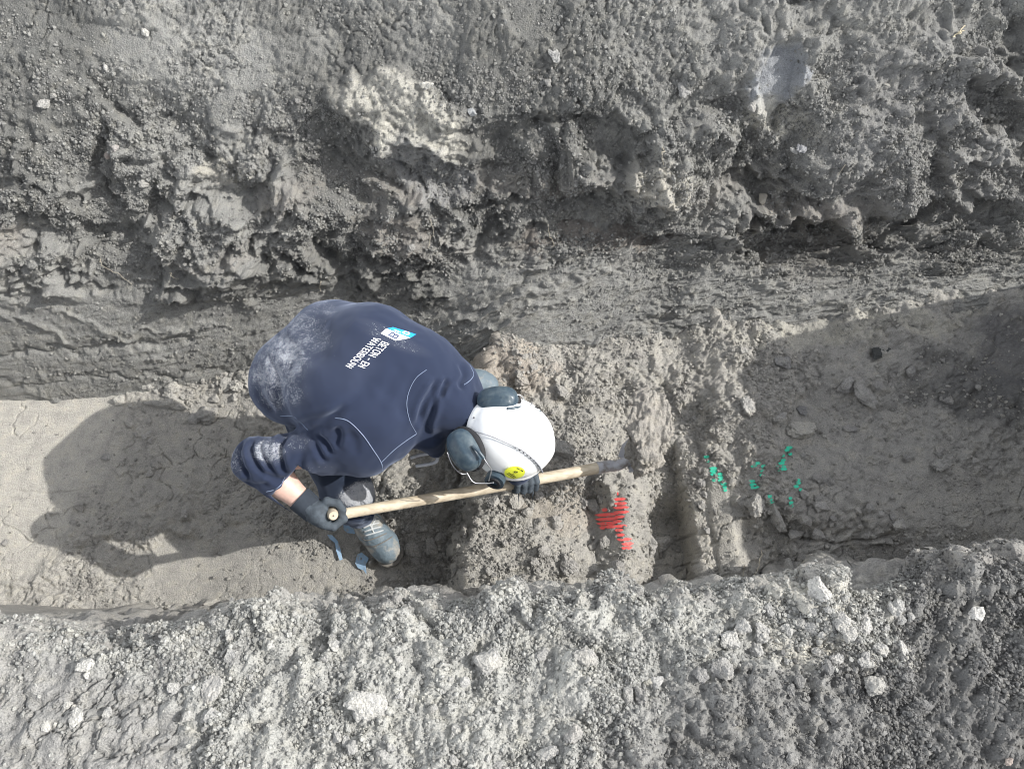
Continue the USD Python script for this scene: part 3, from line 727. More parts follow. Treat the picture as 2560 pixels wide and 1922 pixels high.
def cut_sweater(d, P):
    d = np.maximum(d, (P - (neck + .062 * nk)) @ nk - 0.0 + 0 * d) if False else d
    d = np.where((P - cuff_at) @ cuff_dir > -.12, np.maximum(d, np.where(np.linalg.norm(P - cuff_at, axis=-1) < .12, (P - cuff_at) @ cuff_dir, -1)), d)
    hem = unit(np.array([-.55, .35, -.75])); hp = at(690, 1040, .64)                    # hem under the seat
    q = (P - hp) @ hem
    d = np.maximum(d, np.where((P[..., 0] < at(800, 1000, .7)[0]), q - .03, -1))
    return d
sw = solid(G_sweater, .0058, cut_sweater)
n = vnormals(sw)
v = np.asarray(sw.vertices)
sw.vertices = v + n * ((fbm(v * [1, 1, 1], .13, 3, 81) - .5) * .020 + (fbm(v, .045, 2, 82) - .5) * .006)[:, None]
fold(sw, [
    ([(1098, 948), (1076, 985), (1058, 1020), (1046, 1068)], .030, 8), ([(1108, 965), (1090, 990), (1078, 1020), (1066, 1050), (1055, 1090)], .022, 7), ([(1122, 945), (1108, 970), (1100, 1000)], .020, 6),
    ([(1046, 920), (1025, 955), (1010, 1000), (1000, 1050)], .010, 14), ([(1010, 900), (985, 950), (965, 1010)], .007, 16), ([(1148, 905), (1160, 935), (1150, 960), (1165, 975)], .012, 6),
    ([(1090, 1010), (1075, 1050), (1068, 1090)], .014, 6), ([(640, 960), (660, 1000), (690, 1040)], .010, 8), ([(660, 880), (690, 930), (700, 990), (712, 1030)], .008, 9), ([(690, 830), (730, 880), (720, 940)], .006, 12),
    ([(730, 1070), (790, 1050), (850, 1035)], .012, 9), ([(760, 1085), (810, 1060), (870, 1010)], .014, 9), ([(830, 1052), (880, 1000), (930, 940)], .007, 14),
    ([(790, 1082), (815, 1110), (830, 1140)], .018, 7), ([(780, 1085), (795, 1120), (815, 1160)], .016, 7), ([(838, 1065), (848, 1090), (838, 1118)], .014, 8), ([(860, 1075), (885, 1100), (890, 1140)], .007, 10),
    ([(725, 1080), (704, 1105), (700, 1135), (712, 1190)], .020, 7), ([(640, 1092), (628, 1120), (636, 1150), (662, 1190)], .018, 6), ([(612, 1095), (598, 1125), (606, 1165), (628, 1205)], .018, 6),
    ([(666, 1085), (650, 1115), (662, 1150), (700, 1195)], .014, 6), ([(590, 1110), (588, 1150), (602, 1190)], .012, 6), ([(760, 1120), (750, 1160), (765, 1200)], .010, 9), ([(660, 1180), (690, 1198), (720, 1200)], .016, 7),
    ([(600, 1200), (640, 1215), (680, 1205)], .010, 7), ([(880, 900), (930, 890), (1000, 900)], .004, 20), ([(760, 800), (800, 850), (810, 920)], .006, 22)])
v = np.asarray(sw.vertices); px = to_px(v); n = vnormals(sw)
up = smoothstep(-.2, .3, n[:, 2])
dust = np.zeros(len(v))
for a in ((690, 900, 120, 105, -20, .95), (760, 830, 110, 75, 20, .8), (700, 980, 90, 70, 0, .75), (640, 960, 40, 90, 0, .6), (800, 770, 70, 30, 10, .7), (672, 1128, 60, 42, 0, .95), (590, 1150, 26, 50, 0, .85), (735, 1105, 60, 32, 0, .6), (800, 1170, 50, 22, 0, .55),
          (985, 850, 110, 22, 22, .60), (940, 815, 60, 14, 20, .5), (850, 900, 120, 100, 0, .22)):
    dust = np.maximum(dust, a[5] * np.clip(blob(px, *a[:5]) * 1.4, 0, 1))
dust = np.clip(dust * (.75 + .6 * (fbm(v * [1, 1, .3], .05, 3, 83) - .35)), 0, 1) * up + .10 * up
sweater = obj('sweater', sw, M['navy'], worker, smooth=True, color=np.stack([dust] * 3, -1))

# heights of the back, for print and stitching that lies on the cloth
def on_cloth(pxs, mesh, lift=.0012):
    vv = np.asarray(mesh.vertices); nn = vnormals(mesh)
    view = CP - vv; view /= np.linalg.norm(view, axis=1, keepdims=True)
    ok = (nn * view).sum(1) > .05
    q = to_px(vv[ok]); dep = np.linalg.norm(vv[ok] - CP, axis=1)
    pxs = np.asarray(pxs, float)
    dd, ii = cKDTree(q).query(pxs, k=14)
    w = 1 / (dd + 1.0) ** 2
    dk = dep[ii]; near = dk < dk.min(1, keepdims=True) + .05
    w = w * near; w /= w.sum(1, keepdims=True)
    r = (dk * w).sum(1) - lift
    a, b = (pxs[:, 0] - 1280) / FPX, (961 - pxs[:, 1]) / FPX
    d = np.stack([a, 0 * a, 0 * a], -1) + b[:, None] * U + F
    return CP + d / np.linalg.norm(d, axis=1, keepdims=True) * r[:, None]

def drape(flat, quad, mesh, name, mat, parent, lift=.0012, edge=.004):
    """Flat lettering laid on cloth. quad: photograph places of the corners (0,0), (1,0) and (0,1) of the flat drawing."""
    vv = np.asarray(flat.vertices)[:, :2]; ff = np.asarray(flat.faces)
    o, ex, ey = (np.array(q, float) for q in quad)
    P = o + vv[:, :1] * (ex - o) + vv[:, 1:2] * (ey - o)
    return obj(name, trimesh.Trimesh(on_cloth(P, mesh, lift), ff, process=False), mat, parent)

def flat_text(text, bold=False, sub=.12):
    m = meshkit.text_mesh(text, 1.0, .01, bold=bold)
    keep = np.asarray(m.face_normals)[:, 2] > .9
    m = trimesh.Trimesh(m.vertices, m.faces[keep], process=True)
    m.vertices[:, 2] = 0
    lo, hi = m.bounds
    m.vertices[:, 0] = (m.vertices[:, 0] - lo[0]) / (hi[0] - lo[0]); m.vertices[:, 1] = (m.vertices[:, 1] - lo[1]) / (hi[1] - lo[1])
    v2, f2 = trimesh.remesh.subdivide_to_size(m.vertices, m.faces, max_edge=sub)
    return trimesh.Trimesh(v2, f2, process=False)

def flat_poly(pts, sub=.15):
    from shapely.geometry import Polygon
    v2, f2 = trimesh.creation.triangulate_polygon(Polygon(pts), engine='earcut')
    m = trimesh.Trimesh(np.c_[v2, np.zeros(len(v2))], f2, process=False)
    v2, f2 = trimesh.remesh.subdivide_to_size(m.vertices, m.faces, max_edge=sub)
    return trimesh.Trimesh(v2, f2, process=False)

z7 = lambda a, b: (800 + a / 7.373, 780 + b / 7.373)
drape(flat_text('BETON - EN'), (z7(1142, 535), z7(692, 990), z7(1282, 586)), sw, 'lettering', M['print_white'], sweater)
drape(flat_text('WATERBOUW'), (z7(998, 462), z7(452, 1004), z7(1128, 503)), sw, 'lettering', M['print_white'], sweater)
unitq = ((0, 0), (1, 0), (0, 1))
def px_poly(pts): return flat_poly([z7(*p) for p in pts], sub=6)
drape(px_poly([(1225, 302), (1118, 392), (1392, 528), (1668, 478)]), ((0, 0), (1, 0), (0, 1)), sw, 'logo_panel', M['print_white'], sweater)
drape(px_poly([(1240, 300), (1345, 278), (1560, 340), (1775, 410), (1672, 474), (1480, 400)]), unitq, sw, 'logo_panel', M['print_blue'], sweater, lift=.0022)
drape(flat_text('B', True), (z7(1248, 425), z7(1330, 360), z7(1400, 500)), sw, 'logo_letter', M['print_navy'], sweater, lift=.0026)
drape(px_poly([(1355, 335), (1395, 330), (1500, 372), (1475, 378)]), unitq, sw, 'logo_stroke', M['print_white'], sweater, lift=.0032)
drape(flat_text('o', True), (z7(1500, 385), z7(1555, 340), z7(1625, 430)), sw, 'logo_letter', M['print_white'], sweater, lift=.0032)

def stitched(pts, r=.0012, name='seam', mesh=None):
    P = on_cloth(smooth_line(pts, 60), mesh if mesh is not None else sw, .0008)
    k = np.ones(5) / 5
    P = np.stack([np.convolve(np.pad(P[:, j], 2, mode='edge'), k, 'valid') for j in range(3)], -1)
    return obj(name, tube(P, r, 5), M['thread'], sweater)
stitched([(836, 1044), (870, 1052), (905, 1085), (930, 1120), (953, 1156), (957, 1180)])
stitched([(1068, 923), (1040, 945), (1022, 980), (1017, 1015), (1026, 1055), (1042, 1084)], .0008)
stitched([(1042, 1084), (1015, 1102), (985, 1125), (953, 1156)], .0010)
stitched([(1175, 913), (1184, 935), (1176, 950), (1160, 962)], .0010)
stitched([(712, 1192), (702, 1212), (685, 1224), (665, 1229)], .0012)
stitched([(700, 1040), (735, 1042), (770, 1075)], .0009)

# trousers
legR = [cap(hipR, hipL, .120), cap(hipR + (0, 0, -.02), kneeR, .108, .078), cap(kneeR, kneeR + (ankR - kneeR) * .80, .076, .060)]
legL = [cap(hipL + (0, 0, -.02), kneeL, .108, .075), cap(kneeL, ankL, .075, .060)]
floorL = ankL + np.array([-.03, -.02, -.26])
G_tr = [(.04, legR, .04), (.04, [cap(hipL, hipR, 0.125)] + legL, .03)]
tr = solid(G_tr, .0065)
v = np.asarray(tr.vertices); n = vnormals(tr)
tr.vertices = v + n * ((fbm(v * [1, 1, .7], .07, 3, 84) - .5) * .022)[:, None]
fold(tr, [([(905, 1262), (925, 1285), (950, 1280)], .014, 5), ([(880, 1290), (915, 1295), (950, 1285)], .012, 5), ([(845, 1215), (875, 1225), (930, 1205)], .012, 7), ([(700, 1060), (740, 1100), (770, 1110)], .01, 10)])
v = np.asarray(tr.vertices); px = to_px(v); n = vnormals(tr)
dust = np.maximum(.98 * np.clip(blob(px, 905, 1235, 75, 42, -15) * 1.5, 0, 1), .5 * np.clip(blob(px, 1215, 945, 70, 60, 0) * 1.8, 0, 1))
dust = (dust + .18) * smoothstep(-.3, .3, n[:, 2] + .2)
trousers = obj('trousers', tr, M['navy_trousers'], worker, smooth=True, color=np.stack([dust] * 3, -1))
kp = solid([(.02, [cap(kneeL + (.036, .004, .004), kneeL + (.028, -.01, -.10), .050, .046)], .01)], .006)
kp.vertices = np.asarray(kp.vertices) + vnormals(kp) * ((fbm(np.asarray(kp.vertices), .03, 3, 85) - .5) * .008)[:, None]
data(obj('knee_pad', kp, plain('dusty_grey_cloth', (.055, .062, .078), .9, spec=.1, var=.3, bump=.3), worker, smooth=True), 'dusty grey knee pad')

# body: one continuous figure under the clothes
nape = neck + .06 * nk
hc = unit([.56, -.25, .74]); hf = unit([.75, -.2, -.62]); hf = unit(hf - (hf @ hc) * hc); hl = np.cross(hc, hf)
hax = np.array([hf, hl, hc])
skull = head + hc * .0
H = lambda f, l, c: skull + hf * f + hl * l + hc * c
G_body = [(.05, [cap(hipR, midR, .10, .092), cap(midR, cheR, .092, .082), cap(hipL, midL, .10, .092), cap(midL, cheL, .092, .082), cap(hipR, hipL, .10), cap(midR, midL, .092), cap(cheR, cheL, .08)], .03),
          (.02, [cap(cheR, shoR, .068, .055), cap(shoR, elbR, .055, .036), cap(elbR, elbR + (wriR - elbR) * .5, .036, .041), cap(elbR + (wriR - elbR) * .5, wriR, .042, .031)], .02),
          (.02, [cap(cheL, shoL, .068, .055), cap(shoL, elbL, .056, .042), cap(elbL, wriL, .042, .029)], .02),
          (.02, [cap(hipR, kneeR, .09, .06), cap(kneeR, ankR, .06, .042)], .02), (.02, [cap(hipL, kneeL, .09, .06), cap(kneeL, ankL, .06, .042)], .02),
          (.03, [cap(.5 * (cheR + cheL), neck, .09, .064), cap(neck, H(-.03, 0, -.03), .062, .060)], .03),
          (.02, [ell(H(0, 0, 0), hax, (.096, .076, .105)), ell(H(.03, 0, -.075), hax, (.062, .058, .062)), cap(H(.045, 0, -.115), H(.06, 0, -0.125), .024, .020)], .03),
          (.010, [cap(H(.088, 0, -.02), H(0.120, 0, -.055), .010, .014), cap(H(.092, .018, -.092), H(.092, -.018, -.092), .011)], .012),
          (.006, [ell(H(-.005, .078, -.035), hax, (.020, .010, .033)), ell(H(-.005, -.078, -.035), hax, (.020, .010, .033))], .008)]
body = solid(G_body, .0068)
body_p = obj('body', body, M['skin'], worker, smooth=True)
for sgn in (1, -1):
    e = trimesh.creation.icosphere(2, .012); e.apply_translation(H(.082, .031 * sgn, -.018)); obj('eye', e, M['eye'], body_p, smooth=True)
hair = solid([(.02, [ell(H(-.02, 0, -.02), hax, (.088, .080, .095))], .01)], .006)
obj('hair', hair, M['hair'], worker, smooth=True)

# gloves
def glove(groups, step, label=None, cuff=None):
    g = solid(groups, step, pad=.012)
    vv = np.asarray(g.vertices); g.vertices = vv + vnormals(g) * ((fbm(vv, .018, 3, 86) - .5) * .0035)[:, None]
    p = obj('glove', g, M['glove'], worker, smooth=True)
    if cuff is not None:
        a, b, ra, rb = cuff
        t = np.linspace(0, 1, 14)
        ribs = tube([a + (b - a) * x for x in t], [ra + (rb - ra) * x + .0012 * math.sin(x * 40) for x in t], 28)
        obj('cuff', ribs, M['glove_cuff'], p, smooth=40)
    return p
# right fist round the upright bar of the T: bar axis runs towards the viewer
barv = unit(CP - GRIP + np.array([.30, -.36, 0])); fr = unit(S0 - GRIP); fr = unit(sdir - (sdir @ barv) * barv); sd = np.cross(barv, fr)   # fr: out along the shaft, sd: sideways (up in the picture)
def R(a, b, c): return GRIP + fr * a + sd * b + barv * c
wr = wriR
palm_top, palm_low = R(-.030, .004, .018), R(-.030, .004, -.055)
fist = [cap(wr, R(-.045, .012, -.005), .036, .036), cap(R(-.040, .006, .012), R(-.036, .006, -.052), .026, .024), cap(R(-.030, -.014, .014), R(-.028, -.014, -.05), .020, .018)]
fingers = []
for i, (c, r) in enumerate(((.012, .0125), (-.011, .0128), (-.034, .0122), (-.055, .0108))):
    k = 1.0 - .04 * i
    a0, a1, a2, a3 = R(-.034, -.024, c), R(-.002, -.040 * k, c + .002), R(.032 * k, -.022, c), R(.026, .006, c - .001)
    fingers += [cap(a0, a1, r * 1.05, r), cap(a1, a2, r, r * .95), cap(a2, a3, r * .95, r * .85)]
thumb = [cap(R(-.036, .022, .002), R(-.010, .040, .016), .016, .0135), cap(R(-.010, .040, .016), R(.020, .030, .020), .0135, .012), cap(R(.020, .030, .020), R(.034, .006, .018), .012, .0105)]
glove([(.018, fist, .012), (.004, fingers, .007), (.006, thumb, .008)], .0036, cuff=(wr + (elbR - wr) * .16, wr + (elbR - wr) * -.16, .040, .0385))
# left hand over the shaft: palm on the far side and on top, four fingers down the near side
hp = S0 + sdir * float((at(1310, 1203, .5) - S0) @ sdir)
tz = unit(np.array([0, 0, 1.0]) - sdir[2] * sdir); ty = np.cross(tz, sdir)                    # ty: towards the far wall
Lh = lambda a, b, c: hp + sdir * a + ty * b + tz * c
palm = [cap(wriL, Lh(-.004, .035, .030), .034, .032), cap(Lh(-.034, .022, .028), Lh(.030, .022, .028), .0175, .0175)]
lf = []
for i, (a, r, k) in enumerate(((-.034, .0100, .9), (-.012, .0112, 1.0), (.010, .0115, 1.02), (.032, .0112, .96))):
    b0, b1, b2, b3 = Lh(a, .016, .036), Lh(a, -.018 * k, .034), Lh(a + .001, -.033 * k, .006), Lh(a + .001, -.022, -.020)
    lf += [cap(b0, b1, r * 1.1, r), cap(b1, b2, r * 1.02, r), cap(b2, b3, r, r * .85)]
th = [cap(Lh(.020, .034, .018), Lh(.050, .024, -.004), .015, .0125), cap(Lh(.050, .024, -.004), Lh(.046, .004, -.026), .0125, .011)]
glove([(.018, palm, .010), (.003, lf, .005), (.006, th, .008)], .0036, cuff=(wriL + (elbL - wriL) * .20, wriL, .039, .038))

# boots
def boot(ank, toe_dir, z0, lace_px=(), seam_px=()):
    td = unit(np.array([toe_dir[0], toe_dir[1], 0])); sl = np.array([-td[1], td[0], 0])
    o = np.array([ank[0], ank[1], z0])
    Bp = lambda f, l, z: o + td * f + sl * l + np.array([0, 0, z])
    up = [cap(Bp(-.02, 0, .15), Bp(-.02, 0, .06), .050, .048), cap(Bp(-.045, 0, .045), Bp(.06, 0, .060), .042, .046), cap(Bp(.06, .004, .058), Bp(.135, .008, .048), .052, .050), cap(Bp(.135, .008, .048), Bp(.166, .006, .044), .051, .046), cap(Bp(.0, 0, .14), Bp(.09, 0, .085), .046, .034)]
    m = solid([(.03, up, .01)], .0048, lambda d, P: np.maximum(d, z0 + .022 - P[..., 2]))
    vv = np.asarray(m.vertices); m.vertices = vv + vnormals(m) * ((fbm(vv, .02, 3, 87) - .5) * .006)[:, None]
    p = obj('boot', m, M['boot'], worker, smooth=True)
    s = solid([(.03, [cap(Bp(-.05, 0, .02), Bp(.06, 0, .02), .050, .053), cap(Bp(.06, .003, .02), Bp(.172, .006, .02), .056, .053)], .01)], .0055, lambda d, P: np.maximum(np.maximum(d, z0 - P[..., 2]), P[..., 2] - z0 - .030))
    obj('sole', s, M['sole'], p, smooth=40)
    for nm, mat_, r_, lines in (('lace', 'lace', .0030, lace_px), ('toe_seam', 'sole', .0022, seam_px)):
        for pts in lines:
            Pl = on_cloth(smooth_line([(540 + a / 4.152, 1040 + b / 4.152) for a, b in pts], 24), m, .0012)
            obj(nm, tube(Pl, r_, 6), M[mat_], p, smooth=True)
    return p
boot(ankR, at(978, 1402, .0) - at(898, 1284, .0), .022,
     ([(1535, 1120), (1590, 1085), (1660, 1066)], [(1530, 1160), (1600, 1130), (1690, 1106)], [(1540, 1200), (1620, 1172), (1712, 1146)], [(1548, 1240), (1640, 1214), (1735, 1184)], [(1590, 1085), (1600, 1130), (1640, 1214)], [(1660, 1066), (1620, 1130), (1620, 1172)]),
     ([(1515, 1270), (1570, 1290), (1660, 1262), (1770, 1215)], [(1548, 1350), (1640, 1350), (1750, 1300), (1830, 1250)]))
lz = .255
boot(np.array([ankL[0], ankL[1], 0]), (1, -.12), lz)

# ---------------------------------------------------------------- helmet with ear defenders
def hp_dome(r, lo, n=(34, 72), fun=None):
    """A dome of radii r over the head, from its crown down to lo (in the head's own axes)."""
    V, Fc = [], []
    us = np.linspace(0, 1, n[0]); th = np.linspace(0, 2 * np.pi, n[1], endpoint=False)
    for u in us:
        ph = u * math.radians(96)
        q = np.stack([np.sin(ph) * np.cos(th) * r[0], np.sin(ph) * np.sin(th) * r[1], np.full(n[1], np.cos(ph) * r[2])], -1)
        if fun: q = fun(q, u, th)
        V.append(q)
    V = np.array(V).reshape(-1, 3)
    i, j = np.meshgrid(np.arange(n[0] - 1), np.arange(n[1]), indexing='ij')
    a, b = i * n[1] + j, i * n[1] + (j + 1) % n[1]
    f = np.vstack([np.stack([a, a + n[1], b + n[1]], -1).reshape(-1, 3), np.stack([a, b + n[1], b], -1).reshape(-1, 3)])
    return V, f
def shell(q, u, th):
    q = q.copy()
    q[:, 2] += .006 * np.exp(-(q[:, 1] / .020) ** 2) * np.clip(1.2 - u, 0, 1)                     # low ridge over the crown
    q[:, 2] -= .004 * np.exp(-((np.abs(q[:, 1]) - .048) / .012) ** 2) * np.clip(1 - u, 0, 1)
    fl = smoothstep(.86, 1, u)
    pk = np.clip(np.cos(th), 0, 1) ** 2
    q[:, :2] *= (1 + .05 * fl + .17 * fl * pk)[:, None]
    q[:, 2] -= .012 * fl * pk
    return q
V, f = hp_dome((0.146, 0.120, 0.125), 0, fun=shell)
inner = V * .975 - np.array([0, 0, .002])
ring = np.arange(72) + 33 * 72
fr_ = np.vstack([f, f[:, ::-1] + len(V), np.stack([ring, ring + len(V), np.roll(ring, -1)], 1), np.stack([np.roll(ring, -1), ring + len(V), np.roll(ring, -1) + len(V)], 1)])
HC = skull + hc * .028
W = lambda q: HC + np.asarray(q)[..., :1] * hf + np.asarray(q)[..., 1:2] * hl + np.asarray(q)[..., 2:3] * hc
hm = trimesh.Trimesh(W(np.vstack([V, inner])), fr_, process=False); hm.fix_normals()
helmet = obj('helmet', hm, M['helmet'], worker, smooth=35)
def on_dome(a, b, lift=.0015):
    """a: angle from the crown, b: angle round it from the front (degrees)."""
    a, b = math.radians(a), math.radians(b)
    q = np.array([math.sin(a) * math.cos(b) * 0.146, math.sin(a) * math.sin(b) * 0.120, math.cos(a) * 0.125])
    q[2] += .006 * math.exp(-(q[1] / .020) ** 2)
    nq = unit(q / np.array([0.146, 0.120, 0.125]) ** 2)
    return q + nq * lift, nq
def helmet_ray(px_, py_, lift=.001):
    a, b = (px_ - 1280) / FPX, (961 - py_) / FPX
    d = unit(np.array([a, 0, 0]) + b * U + F); o = CP - HC
    L = np.array([o @ hf, o @ hl, o @ hc]); D = np.array([d @ hf, d @ hl, d @ hc])
    r = np.array([0.146, 0.120, 0.125]) + .003 + lift
    A, B, C = ((D / r) ** 2).sum(), (L * D / r / r).sum(), ((L / r) ** 2).sum() - 1
    disc = B * B - A * C
    t = (-B - math.sqrt(max(disc, 0))) / A
    return CP + d * t
# grey rim line that crosses the shell, with its row of slots
z3 = lambda a, b: (1000 + a / 4.885, 920 + b / 4.885)
rim = [z3(*p) for p in ((900, 770), (1100, 830), (1300, 915), (1480, 1000), (1600, 1090), (1690, 1180), (1740, 1270))]
RP = np.array([helmet_ray(*p, lift=.0012) for p in smooth_line(rim, 40)])
obj('rim_line', tube(RP, np.linspace(.0010, .0030, len(RP)), 6), M['ridge'], helmet, smooth=True)
for p in ((1410, 966), (1462, 998), (1510, 1028), (1556, 1062), (1598, 1094), (1636, 1124), (1664, 1156), (1690, 1190)):
    c = helmet_ray(*z3(*p), lift=.001); m = trimesh.creation.icosphere(1, .0032); m.apply_scale([1, 1, .6]); m.apply_translation(c); obj('slot', m, M['hole'], helmet, smooth=True)
c = helmet_ray(*z3(902, 604)); m = trimesh.creation.icosphere(2, .0024); m.apply_translation(c); obj('slot', m, M['hole'], helmet, smooth=True)
# yellow sticker
st_px = [(1400 + 125 * math.cos(t) * 1 + 18 * math.sin(t), 1276 + 74 * math.sin(t) - 16 * math.cos(t)) for t in np.linspace(0, 2 * np.pi, 40, endpoint=False)]
def sticker(pts, lift, name, mat):
    m = flat_poly([z3(*p) for p in pts], sub=6)
    P = np.array([helmet_ray(p[0], p[1], lift) for p in np.asarray(m.vertices)])
    return obj(name, trimesh.Trimesh(P, m.faces, process=False), mat, helmet, smooth=True)
sticker(st_px, .0016, 'sticker', M['sticker'])
for pts in ([(1322, 1282), (1330, 1276), (1416, 1330), (1410, 1336)], [(1302, 1290), (1306, 1285), (1396, 1341), (1392, 1346)], [(1425, 1222), (1430, 1217), (1466, 1236), (1462, 1242)], [(1472, 1246), (1478, 1240), (1506, 1256), (1502, 1268)],
            [(1390, 1262), (1400, 1256), (1412, 1280), (1406, 1286)], [(1408, 1258), (1416, 1254), (1428, 1276), (1422, 1284)], [(1424, 1262), (1432, 1256), (1440, 1272), (1434, 1280)], [(1370, 1290), (1374, 1286), (1400, 1300), (1396, 1304)]):
    sticker(pts, .0026, 'sticker_print', M['ink'])
# cups folded up against the back of the shell
def muff(center, out, long_axis, size):
    out = unit(out); la = unit(np.array(long_axis) - (np.array(long_axis) @ out) * out); wa = np.cross(out, la)
    n1, n2 = 26, 44
    ph = np.linspace(-math.pi / 2, math.pi / 2, n1); th = np.linspace(0, 2 * np.pi, n2, endpoint=False)
    PH, TH = np.meshgrid(ph, th, indexing='ij')
    e = .82
    sg = lambda x, p: np.sign(x) * np.abs(x) ** p
    x = size[0] * sg(np.cos(PH), e) * sg(np.cos(TH), .86); y = size[1] * sg(np.cos(PH), e) * sg(np.cos(TH - math.pi / 2), .86); z = size[2] * sg(np.sin(PH), e)
    z = np.where(z < 0, z * .35, z)
    z += .0035 * smoothstep(.55, .45, np.abs(y / size[1] - .05)) * (PH > .2)                          # raised centre panel
    z -= .0030 * np.exp(-((y / size[1] + .52) / .05) ** 2) * (PH > .2)
    Pm = np.array(center) + x[..., None] * la + y[..., None] * wa + z[..., None] * out
    fc = grid_faces(n1, n2)
    wrap = [[(i * n2 + n2 - 1), (i * n2), ((i + 1) * n2)] for i in range(n1 - 1)] + [[(i * n2 + n2 - 1), ((i + 1) * n2), ((i + 1) * n2 + n2 - 1)] for i in range(n1 - 1)]
    m = trimesh.Trimesh(Pm.reshape(-1, 3), np.vstack([fc, wrap]), process=True); m.fix_normals()
    obj('ear_cup', m, M['muff'], helmet, smooth=50)
    t = np.linspace(0, 2 * np.pi, 40)
    ringp = np.array(center) - out * .012 + np.cos(t)[:, None] * la * size[0] * .90 + np.sin(t)[:, None] * wa * size[1] * .90
    obj('cushion', tube(ringp, .013, 10), M['cushion'], helmet, smooth=True)
    return la, wa, out
cU = at(1245, 1003, .845); cD = at(1163, 1124, .845)
muff(cU, unit(cU - HC) + np.array([0, -.1, .55]), at(1300, 1010, .84) - at(1200, 1000, .84), (.062, .044, .040))
muff(cD, unit(cD - HC) + np.array([0, -.2, .55]), at(1185, 1170, .84) - at(1140, 1075, .84), (.064, .048, .040))
def wire(pts, r=.0016, mat='wire', name='wire'):
    obj(name, tube(smooth_line([at(*p) for p in pts], 40), r, 7), M[mat], helmet, smooth=True)
wire([(1182, 1115, .893), (1196, 1128, .895), (1210, 1146, .885)], .0050, 'muff', 'hinge_arm')
wire([(1210, 1146, .885), (1220, 1162, .872), (1228, 1176, .850), (1222, 1202, .80)])
wire([(1118, 1130, .86), (1130, 1160, .845), (1150, 1182, .82), (1168, 1184, .81)]); wire([(1166, 1180, .815), (1184, 1205, .80), (1215, 1208, .79), (1235, 1206, .79)])
wire([(1268, 1022, .885), (1290, 1020, .875), (1310, 1016, .85)], .0048, 'muff', 'hinge_arm')
wire([(1292, 986, .86), (1304, 990, .85), (1314, 1004, .83), (1324, 1016, .82)]); wire([(1300, 1020, .86), (1325, 1014, .835), (1330, 1006, .825)])
for c, ax in ((at(1238, 1199, .765), (-.3, -.9, .45)), (at(1327, 1027, .80), (.35, .9, .35))):
    ax = unit(ax)
    m = trimesh.creation.cylinder(.030, .022, sections=36); m.apply_transform(trimesh.geometry.align_vectors([0, 0, 1], ax)); m.apply_translation(c); obj('pivot', m, M['muff'], helmet, smooth=30)
    m = trimesh.creation.annulus(.012, .020, .008, sections=32); m.apply_transform(trimesh.geometry.align_vectors([0, 0, 1], ax)); m.apply_translation(c + ax * .0135); obj('pivot_ring', m, M['cushion'], helmet, smooth=30)
# dark neck band at the back of the helmet and its tightening wheel
band = smooth_line([at(1142, 1075, .80), at(1150, 1045, .81), at(1168, 1018, .81), at(1196, 1000, .80)], 30)
obj('neck_band', tube(band, .018, 10), plain('dark_band', (.055, .055, .065), .7), helmet, smooth=True)
m = trimesh.creation.cylinder(.020, .022, sections=32); m.apply_transform(trimesh.geometry.align_vectors([0, 0, 1], unit([-.6, .1, .5]))); m.apply_translation(at(1135, 1036, .835)); obj('adjuster_wheel', m, M['muff'], helmet, smooth=30)
# two white cords hanging from the collar
for pts in ([(1072, 1134, .66), (1050, 1137, .65), (1027, 1144, .64)], [(1094, 1138, .665), (1092, 1152, .65), (1080, 1158, .645), (1060, 1162, .64), (1040, 1165, .635)]):
    obj('drawstring', tube(smooth_line([at(*p) for p in pts], 30), .0055, 9), M['cord'], worker, smooth=True)

# ---------------------------------------------------------------- spade
spade = thing('spade', 'long wooden spade with a T grip, held by the worker and loaded with soil', 'spade', (S1[0], S1[1], 0))
L = np.linalg.norm(S1 - S0)
m = tube([S0 + (S1 - S0) * t - tz * (.006 * math.sin(t * 3.14)) for t in np.linspace(-.03, 1, 50)], np.linspace(.0165, .0195, 50), 24)
obj('shaft', m, M['wood'], spade, smooth=40)
bar = [GRIP + barv * t for t in np.linspace(-.062, .050, 24)]
tt = np.linspace(-1, 1, 24)
m = tube(bar, .0185 - .004 * np.abs(tt) ** 4 - .002 * tt, 24)
obj('grip', m, M['wood'], spade, smooth=40)
e = GRIP + barv * .0505
m = trimesh.creation.cylinder(.0022, .0015, sections=12); m.apply_transform(trimesh.geometry.align_vectors([0, 0, 1], barv)); m.apply_translation(e); obj('grip_pin', m, M['hole'], spade)
b0, b1 = at(1562, 1162, .415), at(1672, 1052, .53)
sk = smooth_line([S1 - sdir * .01, S1 + sdir * .04, .5 * (S1 + sdir * .04) + .5 * b0, b0 + (b1 - b0) * .12], 30)
obj('socket', tube(sk, np.linspace(.0215, .0175, len(sk)), 20), M['steel'], spade, smooth=40)
bl = unit(b1 - b0); bn = unit(np.array([-.72, .05, .68]) - (np.array([-.72, .05, .68]) @ bl) * bl); bw = np.cross(bn, bl)
